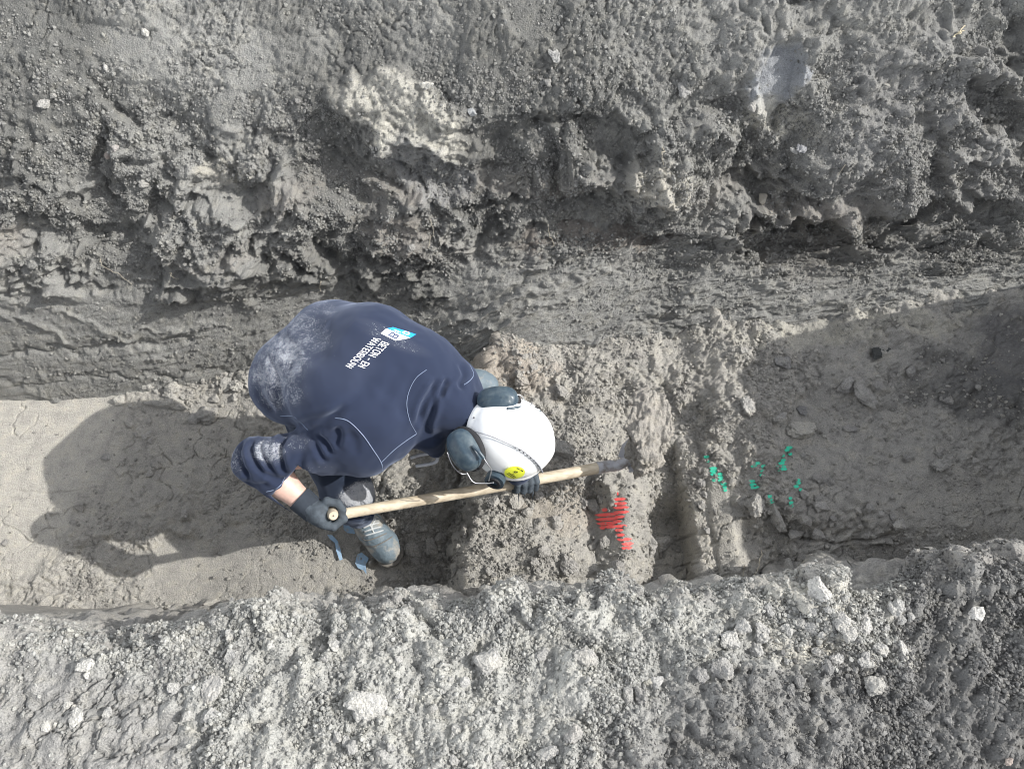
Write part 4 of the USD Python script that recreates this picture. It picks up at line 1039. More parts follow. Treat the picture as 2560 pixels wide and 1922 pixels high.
def blade():
    n1, n2 = 30, 25; Vs = []
    for u in np.linspace(0, 1, n1):
        w = .066 * min(1, .62 + 2.2 * u) * (1 - .55 * max(0, (u - .55) / .45) ** 2.2)
        for x in np.linspace(-1, 1, n2):
            Vs.append(b0 + bl * (.20 * u - .02 * abs(x) * (u > .9)) + bw * (w * x) + bn * (.022 * x * x - .014 + .018 * math.sin(u * 2.5) * -.5))
    Vs = np.array(Vs); n_ = vnormals(trimesh.Trimesh(Vs, grid_faces(n1, n2), process=False))
    V2 = np.vstack([Vs, Vs - n_ * .003]); g = grid_faces(n1, n2)
    idx = np.arange(n1 * n2).reshape(n1, n2); loop = np.r_[idx[0], idx[1:, -1], idx[-1, -2::-1], idx[-2:0:-1, 0]]
    nx = np.roll(loop, -1); N = n1 * n2
    side = np.vstack([np.stack([loop, loop + N, nx], 1), np.stack([nx, loop + N, nx + N], 1)])
    m = trimesh.Trimesh(V2, np.vstack([g, g[:, ::-1] + N, side]), process=False); m.fix_normals(); return m
obj('blade', blade(), M['steel'], spade, smooth=40)

# ---------------------------------------------------------------- clods and stones
def lump(c, radii, seed, axes=None, rough=.22, sub=3, facet=.5):
    """An angular clod of soil: a ball cut by random planes and roughened."""
    rng = np.random.default_rng(seed)
    m = trimesh.creation.icosphere(sub, 1.0); v = np.asarray(m.vertices).copy()
    for _ in range(13):
        nrm = unit(rng.normal(size=3)); h = rng.uniform(.42, .85)
        k = v @ nrm; v -= nrm * (np.clip(k - h, 0, None) * (facet + .33))[:, None]
    v *= 1.22
    v *= (1 + (meshkit.fbm(v * 1.6 + seed % 97, 4, seed) - .5) * rough * 2)[:, None]
    v *= np.asarray(radii)
    a = rng.uniform(0, 6.28); Rz = np.array([[math.cos(a), -math.sin(a), 0], [math.sin(a), math.cos(a), 0], [0, 0, 1]]) if axes is None else np.asarray(axes).T
    return trimesh.Trimesh(v @ Rz.T + np.asarray(c), m.faces, process=False)

def clod(px, py, size, which, label, name='soil_clod', cat='clod', tone=(.30, .29, .265), aspect=(1, 1, .75), seed=0, group=None, sub=3, sink=.36, rough=.30):
    g = ground(px, py, which)
    s = size / FPX * (g - CP) @ F / 2
    r = s * np.array(aspect)
    m = lump(g + np.array([0, 0, r[2] * (1 - 2 * sink) ]), r, seed, rough=rough, sub=sub + 1)
    vv = np.asarray(m.vertices); m.vertices = vv + (vv - g) * ((fbm(vv, s * .40 + .002, 3, seed) - .5) * .5 + (fbm(vv, s * .13 + .001, 3, seed + 1) - .5) * .28)[:, None]
    tone = .55 * np.array(tone) + .45 * np.mean(tone)
    p = obj(name, m, M['soil'], None, smooth=24, color=None)
    mesh = UsdGeom.Mesh(p); nv = len(mesh.GetPointsAttr().Get())
    UsdGeom.PrimvarsAPI(mesh).CreatePrimvar('tint', Sdf.ValueTypeNames.Color3fArray, 'constant').Set(Vt.Vec3fArray([Gf.Vec3f(*tone)]))
    data(p, label, cat, group)
    return p

# load on the spade
ld = lump(at(1620, 1104, .527), (.094, .150, .064), 5, axes=(unit(at(1610, 1060, .5) - at(1655, 1100, .5)), unit(at(1625, 1150, .5) - at(1665, 1040, .5)), np.cross(unit(at(1610, 1060, .5) - at(1655, 1100, .5)), unit(at(1625, 1150, .5) - at(1665, 1040, .5)))), rough=.25, sub=5)
vv = np.asarray(ld.vertices); ld.vertices = vv + vnormals(ld) * ((fbm(vv, .035, 4, 88) - .5) * .05 + (billow(vv, .014, 89) - .45) * .012 + (fbm(vv, .006, 3, 90) - .5) * .006)[:, None]
p = obj('soil_clump', ld, M['soil'], None, smooth=True, color=np.tile([.31, .295, .27], (len(vv), 1)))
data(p, 'big crumbling clump of grey soil lying on the spade blade', 'clump')

B, W_, Fl = 'near_bank', 'trench_wall', 'trench_floor'
PALE, DRY, MID, DARK = (.44, .43, .39), (.355, .35, .33), (.29, .28, .26), (.20, .198, .19)
NAMED = [
 (193, 1783, 40, B, 'largest and flattest pale stone on the smooth dark crust of the near bank', 'pale_stone', 'stone', PALE, (1.2, .8, .45)),
 (219, 1664, 34, B, 'upright pale oval stone on the dark crust below the shaded dip of the bank', 'pale_stone', 'stone', PALE, (.85, 1.1, .5)),
 (214, 1686, 18, B, 'small pale stone touching the lower end of the upright oval one', 'pale_stone', 'stone', PALE, (.8, 1, .6)),
 (166, 1758, 20, B, 'small pale stone a little above the largest pale stone on the crust', 'pale_stone', 'stone', PALE, (1.1, .8, .6)),
 (178, 1766, 15, B, 'tiny pale pebble squeezed between two pale stones on the crust', 'pale_stone', 'stone', (.44, .42, .38), (1, .8, .6)),
 (118, 1812, 24, B, 'lumpy pale pebble nearest the left edge of the near bank', 'pale_stone', 'stone', PALE, (1.1, .8, .6)),
 (137, 1806, 12, B, 'tiny pale pebble beside the lumpy one near the left edge', 'pale_stone', 'stone', PALE, (1, .8, .6)),
 (2437, 1530, 40, B, 'single bright white stone on the dark furrowed slope of the near bank', 'white_stone', 'stone', (.54, .53, .49), (1.1, .8, .6)),
 (2183, 1710, 62, B, 'tall light egg shaped clod standing out on the right of the near bank', 'soil_clod', 'clod', (.30, .295, .275), (.8, 1.15, .6)),
 (1211, 1652, 64, B, 'flat grey clod with a pointed lower end in the middle of the near bank', 'soil_clod', 'clod', (.36, .35, .325), (1, 1.05, .45)),
 (923, 1757, 86, B, 'largest pale wedge shaped clod on the near bank, left of the middle', 'soil_clod', 'clod', (.375, .37, .345), (.8, 1.25, .5)),
 (1466, 1640, 56, B, 'smooth oblong clod lying slantwise below the lip of the near bank', 'soil_clod', 'clod', (.33, .32, .30), (1.25, .7, .6)),
 (1569, 1729, 40, B, 'round dark clod beside a hollow on the near bank', 'soil_clod', 'clod', (.27, .265, .25), (1, .9, .8)),
 (1608, 1738, 44, B, 'dark upright clod just right of the round dark one', 'soil_clod', 'clod', (.25, .245, .235), (.7, 1.1, .8)),
 (1432, 1830, 48, B, 'brownish grey clod with a flat face low on the near bank', 'soil_clod', 'clod', (.29, .28, .265), (1, 1, .75)),
 (1370, 1886, 42, B, 'light clod with a deep hole at its left, at the bottom of the near bank', 'soil_clod', 'clod', (.38, .37, .345), (.8, 1.1, .8)),
 (1750, 1682, 40, B, 'dark pyramid shaped clod, left one of a dark pair on the near bank', 'soil_clod', 'clod', (.26, .255, .245), (1, .95, .85)),
 (1805, 1672, 54, B, 'large dark rounded clod, right one of a dark pair on the near bank', 'soil_clod', 'clod', (.26, .255, .245), (1.05, .9, .85)),
 (1820, 1596, 52, B, 'bright light clod at the left end of the pale heap on the lip', 'soil_clod', 'clod', DRY, (.9, 1.1, .9)),
 (1855, 1568, 44, B, 'bright light clod next inward in the pale heap on the lip', 'soil_clod', 'clod', DRY, (.8, 1.1, .9)),
 (1903, 1572, 34, B, 'small bright clod above a pair of balls in the pale heap', 'soil_clod', 'clod', DRY, (.9, 1.1, .9)),
 (1908, 1596, 30, B, 'ball of light soil at the foot of the small bright clod', 'soil_clod', 'clod', DRY, (1, 1, .9)),
 (1895, 1625, 34, B, 'light knobbly clod lowest on the left of the pale heap', 'soil_clod', 'clod', DRY, (1, 1, .9)),
 (2050, 1466, 52, B, 'light clod forming the highest peak of the lip', 'soil_clod', 'clod', (.44, .43, .40), (1.1, .9, 1)),
 (2095, 1548, 48, B, 'smooth faced light clod below the peak of the lip', 'soil_clod', 'clod', (.40, .39, .36), (.9, 1.1, .8)),
 (2158, 1560, 54, B, 'grey clod with a shaded hollow, right of the smooth faced one', 'soil_clod', 'clod', (.38, .37, .35), (1.05, 1, .8)),
 (2018, 1566, 34, B, 'upright light clod left of the smooth faced one', 'soil_clod', 'clod', DRY, (.8, 1.15, .9)),
 (2118, 1588, 36, B, 'light clod under the gap of the two big heap clods', 'soil_clod', 'clod', DRY, (.9, 1.1, .9)),
 (2250, 1622, 34, B, 'round light clod at the right rim of the pale heap', 'soil_clod', 'clod', DRY, (1.1, .9, .9)),
 (2200, 1620, 34, B, 'light clod leaning on the round one at the right rim of the heap', 'soil_clod', 'clod', DRY, (.8, 1.1, .9)),
 (2275, 1537, 20, B, 'single small clod at the edge of the dark furrows', 'soil_clod', 'clod', DRY, (1, 1, .9)),
 (2090, 1648, 32, B, 'light clod with a shadow at its left, below the pale heap', 'soil_clod', 'clod', DRY, (.9, 1.1, .9)),
 (535, 1726, 62, B, 'square grey clod with a dark shaded side on the left of the near bank', 'soil_clod', 'clod', (.34, .33, .31), (1.2, .9, .55)),
 (436, 1713, 30, B, 'round light clod near the crust of the near bank', 'soil_clod', 'clod', DRY, (1, 1.1, .6)),
 (268, 1782, 24, B, 'light pebble at the rim of the crust, right of the largest pale stone', 'pale_stone', 'stone', DRY, (1.2, .9, .6)),
 (575, 1640, 34, B, 'light clod below the left shoulder of the lip', 'soil_clod', 'clod', DRY, (.8, 1.1, .7)),
 (1625, 1700, 22, B, 'yellowish pebble among grey crumbs right of the middle', 'pale_stone', 'stone', (.46, .43, .33), (1, .9, .7)),
 (2520, 1902, 20, B, 'reddish pebble in the bottom right corner of the near bank', 'pale_stone', 'stone', (.42, .32, .26), (1, .8, .7)),
 (1390, 143, 38, W_, 'round grey stone stuck alone high in the trench wall', 'round_stone', 'stone', (.34, .34, .325), (1, .9, .7)),
 (270, 386, 24, W_, 'flat pinkish stone in the upper left of the trench wall', 'round_stone', 'stone', (.40, .32, .27), (1.1, .8, .5)),
 (291, 368, 20, W_, 'grey stone just above the flat pinkish one in the wall', 'round_stone', 'stone', (.34, .31, .29), (1, .9, .7)),
 (260, 171, 15, W_, 'small pale pebble high on the smooth upper left of the wall', 'round_stone', 'stone', (.42, .41, .38), (1, .8, .7)),
 (365, 85, 22, W_, 'pale lump near the top left edge of the wall', 'round_stone', 'stone', (.42, .41, .37), (1, 1, .7)),
 (1065, 215, 26, W_, 'small light block on the upper rim of the pale patch', 'round_stone', 'stone', (.55, .53, .46), (1.1, .8, .8)),
 (1180, 288, 24, W_, 'small bluish grey stone right of the pale patch', 'round_stone', 'stone', (.30, .32, .34), (.8, 1.1, .7)),
 (1705, 228, 40, W_, 'smooth light clay flake beside the dark crumbs, upper right', 'round_stone', 'stone', (.29, .285, .27), (.8, 1.1, .4)),
 (1985, 378, 22, W_, 'white flake below the bluish smear of the wall', 'round_stone', 'stone', (.36, .36, .345), (.8, 1.1, .4)),
 (2003, 374, 26, W_, 'bluish flake below the smear, right of the white flake', 'round_stone', 'stone', (.30, .31, .34), (1, 1.1, .4)),
 (524, 1034, 46, Fl, 'largest rounded clod in the shade beside the worker\'s shadow edge', 'soil_clod', 'clod', (.33, .32, .295), (.9, 1.1, .8)),
 (493, 1042, 28, Fl, 'rounded clod touching the left of the largest one by the shadow edge', 'soil_clod', 'clod', (.33, .32, .295), (1, 1, .8)),
 (415, 1010, 60, Fl, 'long upright clod half in the worker\'s shadow at the foot of the wall', 'soil_clod', 'clod', (.36, .345, .31), (.5, 1.5, .6)),
 (425, 975, 36, Fl, 'angular light clod on top of the heap at the foot of the wall', 'soil_clod', 'clod', (.40, .385, .34), (1.1, .8, .8)),
 (568, 962, 30, Fl, 'light clod in the sunny heap left of the worker\'s hip', 'soil_clod', 'clod', (.40, .385, .34), (1, 1, .8)),
 (594, 966, 32, Fl, 'light clod nearest the worker\'s hip in the sunny heap', 'soil_clod', 'clod', (.40, .385, .34), (.9, 1.1, .8)),
 (372, 962, 32, Fl, 'light clod at the left end of the sunny heap', 'soil_clod', 'clod', (.39, .375, .335), (1.1, .9, .8)),
 (366, 1087, 26, Fl, 'flat round flake inside the worker\'s shadow', 'soil_clod', 'clod', (.32, .31, .285), (1.1, .6, .3)),
 (262, 1140, 22, Fl, 'small clod near the middle of the shadow\'s left part', 'soil_clod', 'clod', (.32, .31, .285), (.9, 1, .6)),
 (14, 1353, 17, Fl, 'little ring shaped clod at the left edge of the floor', 'soil_clod', 'clod', (.28, .27, .25), (1, .9, .5)),
 (1293, 1250, 40, Fl, 'pale flat clod just below the fingers on the spade', 'soil_clod', 'clod', (.36, .34, .30), (1.1, .9, .6)),
 (1318, 1276, 34, Fl, 'dusty round clod right below the pale flat one', 'soil_clod', 'clod', (.34, .32, .285), (.9, 1, .7)),
 (1480, 1266, 46, Fl, 'angular clod just left of the red marks', 'soil_clod', 'clod', (.32, .305, .28), (1, 1, .8)),
 (1462, 1256, 26, Fl, 'small clod leaning on the angular clod by the red marks', 'soil_clod', 'clod', (.32, .305, .28), (.8, 1.1, .8)),
 (1355, 1380, 32, Fl, 'knobbly clod low in the middle of the mound', 'soil_clod', 'clod', (.33, .315, .285), (.8, 1, .8)),
 (1420, 1412, 44, Fl, 'upright clod with a dark side at the foot of the mound', 'soil_clod', 'clod', (.32, .305, .28), (.8, 1.2, .9)),
 (1545, 1418, 34, Fl, 'clod by the lip below the red marks', 'soil_clod', 'clod', (.32, .305, .28), (1, 1, .8)),
 (1624, 1362, 46, Fl, 'left one of two clods in the dark cut', 'soil_clod', 'clod', (.31, .30, .28), (.8, 1.1, .9)),
 (1655, 1358, 42, Fl, 'right one of two clods in the dark cut', 'soil_clod', 'clod', (.31, .30, .28), (.85, 1.1, .9)),
 (1368, 1215 - 155, 44, Fl, 'dark clod in front of the helmet at the shaded cut', 'soil_clod', 'clod', (.29, .28, .26), (.8, 1.2, .8)),
 (1395, 1120, 62, Fl, 'smooth clod peeping out in front of the helmet', 'soil_clod', 'clod', (.31, .30, .275), (.8, 1.2, .7)),
 (1365, 1082, 48, Fl, 'rounded clod above the front of the helmet', 'soil_clod', 'clod', (.33, .315, .285), (.8, 1.1, .7)),
 (1405, 985, 40, Fl, 'knobbly clod between the helmet and the wall', 'soil_clod', 'clod', (.33, .315, .285), (.8, 1.1, .8)),
 (1310, 960, 32, Fl, 'buff clod above the upper ear cup', 'soil_clod', 'clod', (.36, .32, .27), (1, 1, .8)),
 (2008, 1075, 62, Fl, 'angular grey stone with a flat pale face on the bench', 'bench_stone', 'stone', (.36, .345, .30), (1.1, .9, .7)),
 (1950, 1045, 44, Fl, 'angular clod just left of the pale faced stone on the bench', 'bench_stone', 'stone', (.31, .30, .28), (.8, 1.1, .7)),
 (2000, 1026, 26, Fl, 'dark flat stone above the pale faced stone on the bench', 'bench_stone', 'stone', (.22, .22, .22), (1, .8, .6)),
 (1861, 1016, 38, Fl, 'round speckled stone at the left of the bench', 'bench_stone', 'stone', (.42, .405, .37), (1, 1.05, .7)),
 (1959, 907, 34, Fl, 'dark round stone below the wall at the back of the bench', 'bench_stone', 'stone', (.24, .24, .235), (1, 1, .8)),
 (2195, 880, 40, Fl, 'black angular shard on the back of the bench', 'bench_stone', 'stone', (.06, .066, .065), (.8, 1.2, .3)),
 (2110, 965, 40, Fl, 'smooth grey clod left of a flat slab on the bench', 'bench_stone', 'stone', (.31, .30, .28), (1, 1, .7)),
 (2160, 985, 60, Fl, 'flat slab of clay in the middle of the bench', 'bench_stone', 'stone', (.31, .30, .275), (1.2, .7, .4)),
 (2188, 967, 26, Fl, 'small clod at the upper end of the flat slab', 'bench_stone', 'stone', (.30, .29, .27), (1, .9, .7)),
 (2270, 928, 24, Fl, 'clod beside the black soil on the bench', 'bench_stone', 'stone', (.30, .29, .27), (1, 1, .8)),
 (2120, 1070, 22, Fl, 'pair of rounded pebbles\' left half on the bench', 'bench_stone', 'stone', (.29, .28, .265), (.8, 1.1, .8)),
 (2134, 1071, 18, Fl, 'pair of rounded pebbles\' right half on the bench', 'bench_stone', 'stone', (.29, .28, .265), (.8, 1.1, .8)),
 (2345, 1128, 28, Fl, 'round clod at the right of the bench', 'bench_stone', 'stone', (.30, .29, .27), (1, 1, .8)),
 (2356, 1163, 34, Fl, 'upright block of clay under the round clod at the right', 'bench_stone', 'stone', (.33, .32, .29), (.8, 1.3, .7)),
 (2073, 1200, 26, Fl, 'dark angular clod by the smooth hollow of the bench', 'bench_stone', 'stone', (.24, .235, .225), (1, .9, .7)),
 (2040, 1190, 24, Fl, 'clod left of the dark angular one by the hollow', 'bench_stone', 'stone', (.28, .27, .255), (1, 1, .7)),
 (1940, 1300, 66, Fl, 'smooth bulging lump of clay beside the spade cut', 'clay_lump', 'lump', (.33, .32, .29), (.45, 1.3, .5)),
 (1885, 1262, 54, Fl, 'knobbly clod with a hole on the ridge of the spade cut', 'soil_clod', 'clod', (.35, .34, .31), (1, 1, .8)),
 (905, 1370, 40, Fl, 'broken clod on the floor beside the boot toe', 'soil_clod', 'clod', (.33, .315, .285), (1, 1, .7)),
]
for k, (x, y, s, wch, lab, nm, cat, tone, asp) in enumerate(NAMED):
    if k == len(NAMED) - 1: x, y = 1035, 1375
    clod(x, y, s, wch, lab, nm, cat, tone, asp, seed=400 + k)

# loose clods one cannot tell apart: each a thing of its own
rng = random.Random(7)
def scatter(count, box, which, label, group, size, tone, seed, keep=lambda x, y: True):
    k = 0; tries = 0
    while k < count and tries < count * 40:
        tries += 1
        x, y = rng.uniform(box[0], box[2]), rng.uniform(box[1], box[3])
        if not keep(x, y): continue
        s = min(size[1], size[0] * (1 - rng.random()) ** -.42); j = rng.uniform(.88, 1.1)
        clod(x, y, s, which, label, 'soil_clod', 'clod', tuple(c * j for c in tone), (rng.uniform(.8, 1.15), rng.uniform(.8, 1.15), rng.uniform(.6, .9)), seed=seed + k, group=group, sub=2, sink=rng.uniform(.25, .45))
        k += 1
lipline = lambda x: np.interp(x, [p[0] for p in lip_px], [p[1] for p in lip_px])
scatter(55, (420, 1530, 1700, 1915), B, 'loose light grey clod among the crumbs of the near bank', 'loose clods on the near bank', (13, 32), (.335, .33, .312), 1000, lambda x, y: y > lipline(x) + 40)
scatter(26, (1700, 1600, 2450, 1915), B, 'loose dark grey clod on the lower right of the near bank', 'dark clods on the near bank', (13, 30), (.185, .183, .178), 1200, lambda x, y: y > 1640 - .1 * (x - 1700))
scatter(24, (1880, 1490, 2260, 1660), B, 'loose light clod in the pale heap below the peak of the lip', 'light clods of the pale heap', (15, 32), (.34, .337, .32), 1300)
scatter(26, (1170, 1230, 1520, 1440), Fl, 'loose clod on the soil mound in the middle of the trench', 'clods on the mound', (13, 30), (.33, .315, .285), 1400, lambda x, y: y < lipline(x) - 12)
scatter(16, (900, 1290, 1170, 1460), Fl, 'loose clod in the shaded hollow right of the boot', 'clods beside the boot', (13, 34), (.33, .315, .285), 1500, lambda x, y: y < lipline(x) - 12 and not (x < 1000 and y < 1420))
scatter(24, (280, 920, 640, 1010), Fl, 'loose clod in the sunny heap at the foot of the wall', 'clods of the heap at the wall foot', (13, 30), (.38, .365, .325), 1600, lambda x, y: y > 960 - .1 * (x - 280))
scatter(16, (180, 1010, 600, 1320), Fl, 'loose clod on the floor inside the worker\'s shadow', 'clods in the worker\'s shadow', (11, 26), (.33, .315, .285), 1700)
scatter(22, (1720, 860, 2500, 1340), Fl, 'loose clod on the bench at the right of the trench', 'clods on the bench', (11, 28), (.29, .28, .26), 1800)
scatter(14, (1980, 1230, 2260, 1340), Fl, 'loose plate of clay along the broken edge of the bench', 'clay plates on the bench', (15, 36), (.30, .29, .27), 1900)
scatter(14, (1230, 880, 1640, 1080), Fl, 'loose clod on the slope between the helmet and the wall', 'clods above the helmet', (12, 28), (.33, .31, .275), 2000)
scatter(14, (60, 200, 2500, 640), W_, 'loose clod caught on the trench wall', 'clods on the trench wall', (12, 26), (.30, .292, .27), 2100)

# ---------------------------------------------------------------- marks, patches, roots
def patch(poly, which, name, mat, parent=None, lift=.004, sub=7, k=6):
    m = flat_poly(poly, sub=sub)
    P = np.array([ground(p[0], p[1], which, k) for p in np.asarray(m.vertices)])
    d = CP - P; P = P + d / np.linalg.norm(d, axis=1, keepdims=True) * lift
    return obj(name, trimesh.Trimesh(P, m.faces, process=False), mat, parent, smooth=True)
def dash(x, y, w, h, skew=.05):
    return [(x - w / 2, y - h * .2 + w * skew / 2), (x - w * .2, y - h / 2 + w * skew * .2), (x + w * .25, y - h / 2 - w * skew * .2), (x + w / 2, y - skew * w / 2), (x + w * .25, y + h / 2 - w * skew * .2), (x - w * .3, y + h / 2 + w * skew * .3)]
def marks(label, cat, name, mat, rows, group=None):
    g = ground(rows[0][0], rows[0][1], Fl)
    t = thing(name, label, cat, g, group)
    for (x, y, w, h) in rows: patch(dash(x, y, w * 1.05, h * 1.05, .06), Fl, 'stroke', mat, t, lift=.0015, sub=9, k=40)
z5 = lambda a, b: (1000 + a / 3.16, 1040 + b / 3.16)
rows = []
for (a, b, w) in ((1728, 612, 12), (1745, 655, 95), (1752, 690, 95), (1755, 722, 115), (1757, 757, 115), (1742, 795, 78), (1728, 830, 60), (1752, 868, 90), (1738, 900, 62), (1748, 938, 66), (1780, 972, 110), (1805, 1008, 90), (1800, 1040, 80)):
    x, y = z5(a - 8, b); rows.append((x, y, w / 3.16 * 1.1, 7.4))
for (a, b, w) in ((1590, 740, 40), (1605, 778, 145), (1610, 812, 150), (1612, 846, 140), (1640, 872, 80), (1575, 880, 40)):
    x, y = z5(a + 26, b); rows.append((x, y, w / 3.16 * 1.25, 8.0))
marks('dense patch of short bright red strokes on the rounded spur of soil', 'marking', 'red_marking', M['red_mark'], rows)
z6 = lambda a, b: (1600 + a / 3.46, 1000 + b / 3.46)
for lab, pts in (('green strokes stepping down the left edge of the bench, brightest of the green marks', ((575, 490, 36), (588, 528, 20), (635, 590, 50), (640, 613, 56), (635, 640, 40), (640, 690, 28), (693, 640, 34), (697, 667, 36), (700, 694, 40), (725, 723, 44), (733, 750, 30), (738, 778, 24))),
                 ('faint green strokes around a small clod right of the brightest green marks', ((985, 568, 44), (1020, 545, 34), (1068, 572, 34), (1055, 610, 24), (1056, 648, 34))),
                 ('three green strokes below the faint ones around the clod', ((966, 703, 46), (978, 731, 46), (990, 754, 66))),
                 ('green strokes highest on the bench, ending in a thick cluster', ((1292, 410, 44), (1272, 433, 34), (1300, 465, 26), (1238, 480, 24), (1240, 520, 34), (1225, 545, 44), (1222, 575, 66), (1215, 600, 50), (1250, 596, 34))),
                 ('three green bars lowest beside the knobbly ridge', ((1122, 830, 32), (1125, 860, 36), (1140, 888, 40))),
                 ('small green strokes on the smooth right flank of the bench', ((1366, 692, 34), (1372, 716, 34), (1352, 746, 36), (1390, 774, 24))),
                 ('faintest green strokes furthest right and low on the bench', ((1302, 848, 24), (1306, 886, 34), (1308, 914, 30)))):
    marks(lab, 'marking', 'green_marking', M['green_mark'], [(*z6(a, b), w / 3.46 * 1.35, 7.0) for a, b, w in pts])
z4 = lambda a, b: (540 + a / 4.152, 1040 + b / 4.152)
for lab, pts in (('light blue strip showing through the soil below the gloved fist', ((1160, 1232), (1215, 1240), (1270, 1300), (1300, 1390), (1320, 1490), (1290, 1500), (1255, 1400), (1240, 1320), (1190, 1280))),
                 ('larger light blue patch between fist and boot, in the boot\'s shade', ((1330, 1080), (1440, 1070), (1500, 1130), (1505, 1200), (1440, 1225), (1370, 1215), (1330, 1180))),
                 ('light blue patch with ragged rim beside the boot toe', ((1470, 1440), (1520, 1420), (1590, 1475), (1560, 1540), (1570, 1650), (1535, 1600), (1480, 1580), (1450, 1530)))):
    fl_ = flat_poly([z4(*q) for q in pts], sub=5)
    Pg = np.array([ground(q[0], q[1], Fl, 40) for q in np.asarray(fl_.vertices)])
    A_ = np.c_[Pg[:, :2], np.ones(len(Pg))]; co = np.linalg.lstsq(A_, Pg[:, 2], rcond=None)[0]
    Pg[:, 2] = A_ @ co + .011 + (fbm(Pg, .03, 2, 95) - .5) * .008
    p = obj('blue_patch', trimesh.Trimesh(Pg, fl_.faces, process=False), M['blue_patch'], None, smooth=True)
    data(p, lab, 'plastic')
def root(pts, which, lab, r=.0014, group=None, name='root', mat='root'):
    P = np.array([ground(*p, which) for p in smooth_line(pts, 16)])
    d = CP - P; P = P + d / np.linalg.norm(d, axis=1, keepdims=True) * (.004 + .010 * np.sin(np.linspace(0, 3.14, len(P)))[:, None])
    data(obj(name, tube(P, np.linspace(r, r * .5, len(P)), 5), M[mat], None, smooth=True), lab, 'root' if name == 'root' else 'straw', group)
for pts, lab in (([(1368, 560), (1374, 590), (1384, 610), (1378, 622)], 'fine pale root curling over the dark brown band of the wall'), ([(1078, 550), (1080, 590), (1070, 620)], 'thin straight root left of the brown band'),
                 ([(250, 650), (262, 668), (300, 690), (330, 715)], 'pale root across the left of the wall above the smears'), ([(420, 680), (440, 696), (450, 700)], 'short pale root hanging in the middle of the left wall'),
                 ([(1660, 370), (1655, 395), (1662, 415)], 'tiny root on the light knob of the wall'), ([(2110, 1540 - 1130), (2095, 440)], 'hair root in the dark crumbs at the right of the wall'),
                 ([(800, 700), (800, 725), (796, 735)], 'hair root just above the worker\'s back')):
    root(pts, W_, lab)
root([(1906, 1372), (1900, 1400), (1890, 1430), (1884, 1442)], Fl, 'pale branching root beside the spade cut at the lip', .0022)
root([(1863, 1412), (1862, 1428), (1856, 1444)], Fl, 'thin root left of the branching one at the lip', .0014)
root([(2392, 84), (2404, 78), (2414, 66)], W_, 'bent piece of straw in the upper right corner of the wall', .0022, None, 'straw', 'straw')
root([(2384, 90), (2398, 84), (2412, 80)], W_, 'straight piece of straw crossing the bent one', .0018, None, 'straw', 'straw')
bp = ground(1906, 490, W_)
bt = thing('dry_bulb', 'dry papery bulb with a thin stalk hanging from the dark hollow of the wall', 'bulb', bp)
toc = unit(CP - bp)
obj('bulb', lump(bp + toc * .012, (.017, .017, .024), 77, axes=np.array([np.cross(U, toc), toc, U]), rough=.12), M['bulb'], bt, smooth=True)
obj('stalk', tube([bp + toc * .016 - U * .018, bp + toc * .02 - U * .038 + np.array([-.008, 0, 0]), bp + toc * .016 - U * .058 + np.array([-.020, 0, 0])], [.003, .002, .0015], 6), M['root'], bt, smooth=True)

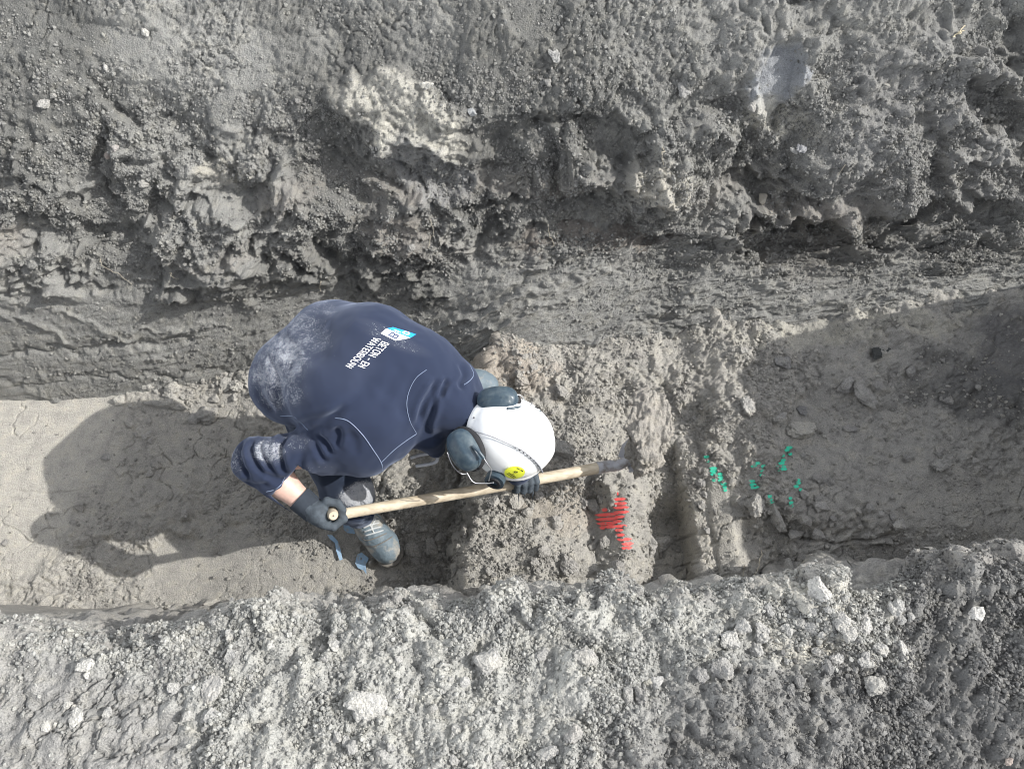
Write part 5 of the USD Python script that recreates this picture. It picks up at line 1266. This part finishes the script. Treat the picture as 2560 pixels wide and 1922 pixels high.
# crumbs: what nobody could count
def crumbs(name, which, count, size, seed, tone, weight):
    P = TERRAIN[which].reshape(-1, 3); nn = grid_normals(TERRAIN[which]).reshape(-1, 3)
    q = to_px(P); r = np.random.default_rng(seed)
    ok = np.nonzero((q[:, 0] > -150) & (q[:, 0] < 2700) & (q[:, 1] > -150) & (q[:, 1] < 2050) & (np.abs(P[:, 0]) < 2.2))[0]
    w = weight(q[ok], P[ok]); ok = r.choice(ok, count, p=w / w.sum())
    inst = UsdGeom.PointInstancer.Define(stage, f'/World/{name}')
    protos = []
    for k in range(6):
        m = lump((0, 0, 0), (1, r.uniform(.75, 1), r.uniform(.65, .9)), seed * 10 + k, sub=1, rough=.3)
        pr = usdkit.mesh(stage, f'/World/{name}/crumb_{k:03d}' if k else f'/World/{name}/crumb', m, M['soil'])
        UsdGeom.PrimvarsAPI(pr).CreatePrimvar('tint', Sdf.ValueTypeNames.Color3fArray, 'constant').Set(Vt.Vec3fArray([Gf.Vec3f(*(np.array(tone) * (.74 + .11 * k)))]))
        protos.append(pr.GetPath())
    inst.CreatePrototypesRel().SetTargets(protos)
    s = np.minimum(size[1], size[0] * (1 - r.random(count)) ** -.38)
    pos = P[ok] + nn[ok] * (s * .25)[:, None] + r.normal(size=(count, 3)) * .0015
    inst.CreatePositionsAttr(Vt.Vec3fArray.FromNumpy(pos.astype(np.float32)))
    inst.CreateScalesAttr(Vt.Vec3fArray.FromNumpy(np.repeat(s[:, None], 3, 1).astype(np.float32)))
    qt = r.normal(size=(count, 4)); qt /= np.linalg.norm(qt, axis=1, keepdims=True)
    inst.CreateOrientationsAttr(Vt.QuathArray([Gf.Quath(*map(float, x)) for x in qt]))
    inst.CreateProtoIndicesAttr(Vt.IntArray.FromNumpy(r.integers(0, 6, count).astype(np.int32)))
    data(inst.GetPrim(), kind='stuff')
def clump(P, s, seed): return .15 + smoothstep(.42, .62, fbm(P, s, 3, seed)) 
flat_w = lambda q, P: clump(P, .12, 91) * (1 - .7 * smoothstep(1850, 2050, q[:, 0])) * (1 - .975 * smoothstep(380, 230, q[:, 0] - .45 * (1180 - q[:, 1]))) * (1 - np.clip(blob(q, 895, 1380, 75, 95) * 2, 0, 1)) * (1 - .97 * np.clip(blob(q, 1800, 1310, 70, 120, 12) * 2, 0, 1)) * (1 - .9 * np.clip(blob(q, 600, 1440, 330, 120) * 2, 0, 1)) * (1 - .9 * np.clip(blob(q, 400, 1180, 180, 170) * 2, 0, 1))
crumbs('floor_crumbs', Fl, 32000, (.0024, .0085), 31, (.285, .278, .26), flat_w)
dark_side = lambda q: np.maximum(smoothstep(1550, 1900, q[:, 0] + (q[:, 1] - 1700) * 1.2) * smoothstep(1580, 1700, q[:, 1]), smoothstep(2180, 2300, q[:, 0]))
bank_w = lambda q, P: clump(P, .10, 92) * (P[:, 2] > 1.1) * (1 - .92 * np.clip(blob(q, 130, 1790, 430, 200, 14) * 2, 0, 1))
crumbs('bank_crumbs', B, 46000, (.0017, .0062), 32, (.29, .291, .278), lambda q, P: bank_w(q, P) * (1 - dark_side(q)))
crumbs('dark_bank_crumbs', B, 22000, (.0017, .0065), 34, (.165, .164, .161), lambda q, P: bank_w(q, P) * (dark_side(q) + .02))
crumbs('wall_crumbs', W_, 70000, (.0021, .0075), 33, (.212, .212, .204), lambda q, P: clump(P, .12, 93) * (1 - .85 * smoothstep(620, 720, q[:, 1])) * (1 - .96 * np.clip(blob(q, 1935, 190, 60, 110, 20) * 3, 0, 1)) * (1 - .8 * np.clip(blob(q, 990, 290, 215, 105, 33) * 3, 0, 1)) * (.35 + .65 * smoothstep(120, 330, q[:, 1] + .25 * np.clip(q[:, 0] - 1500, 0, 800))))
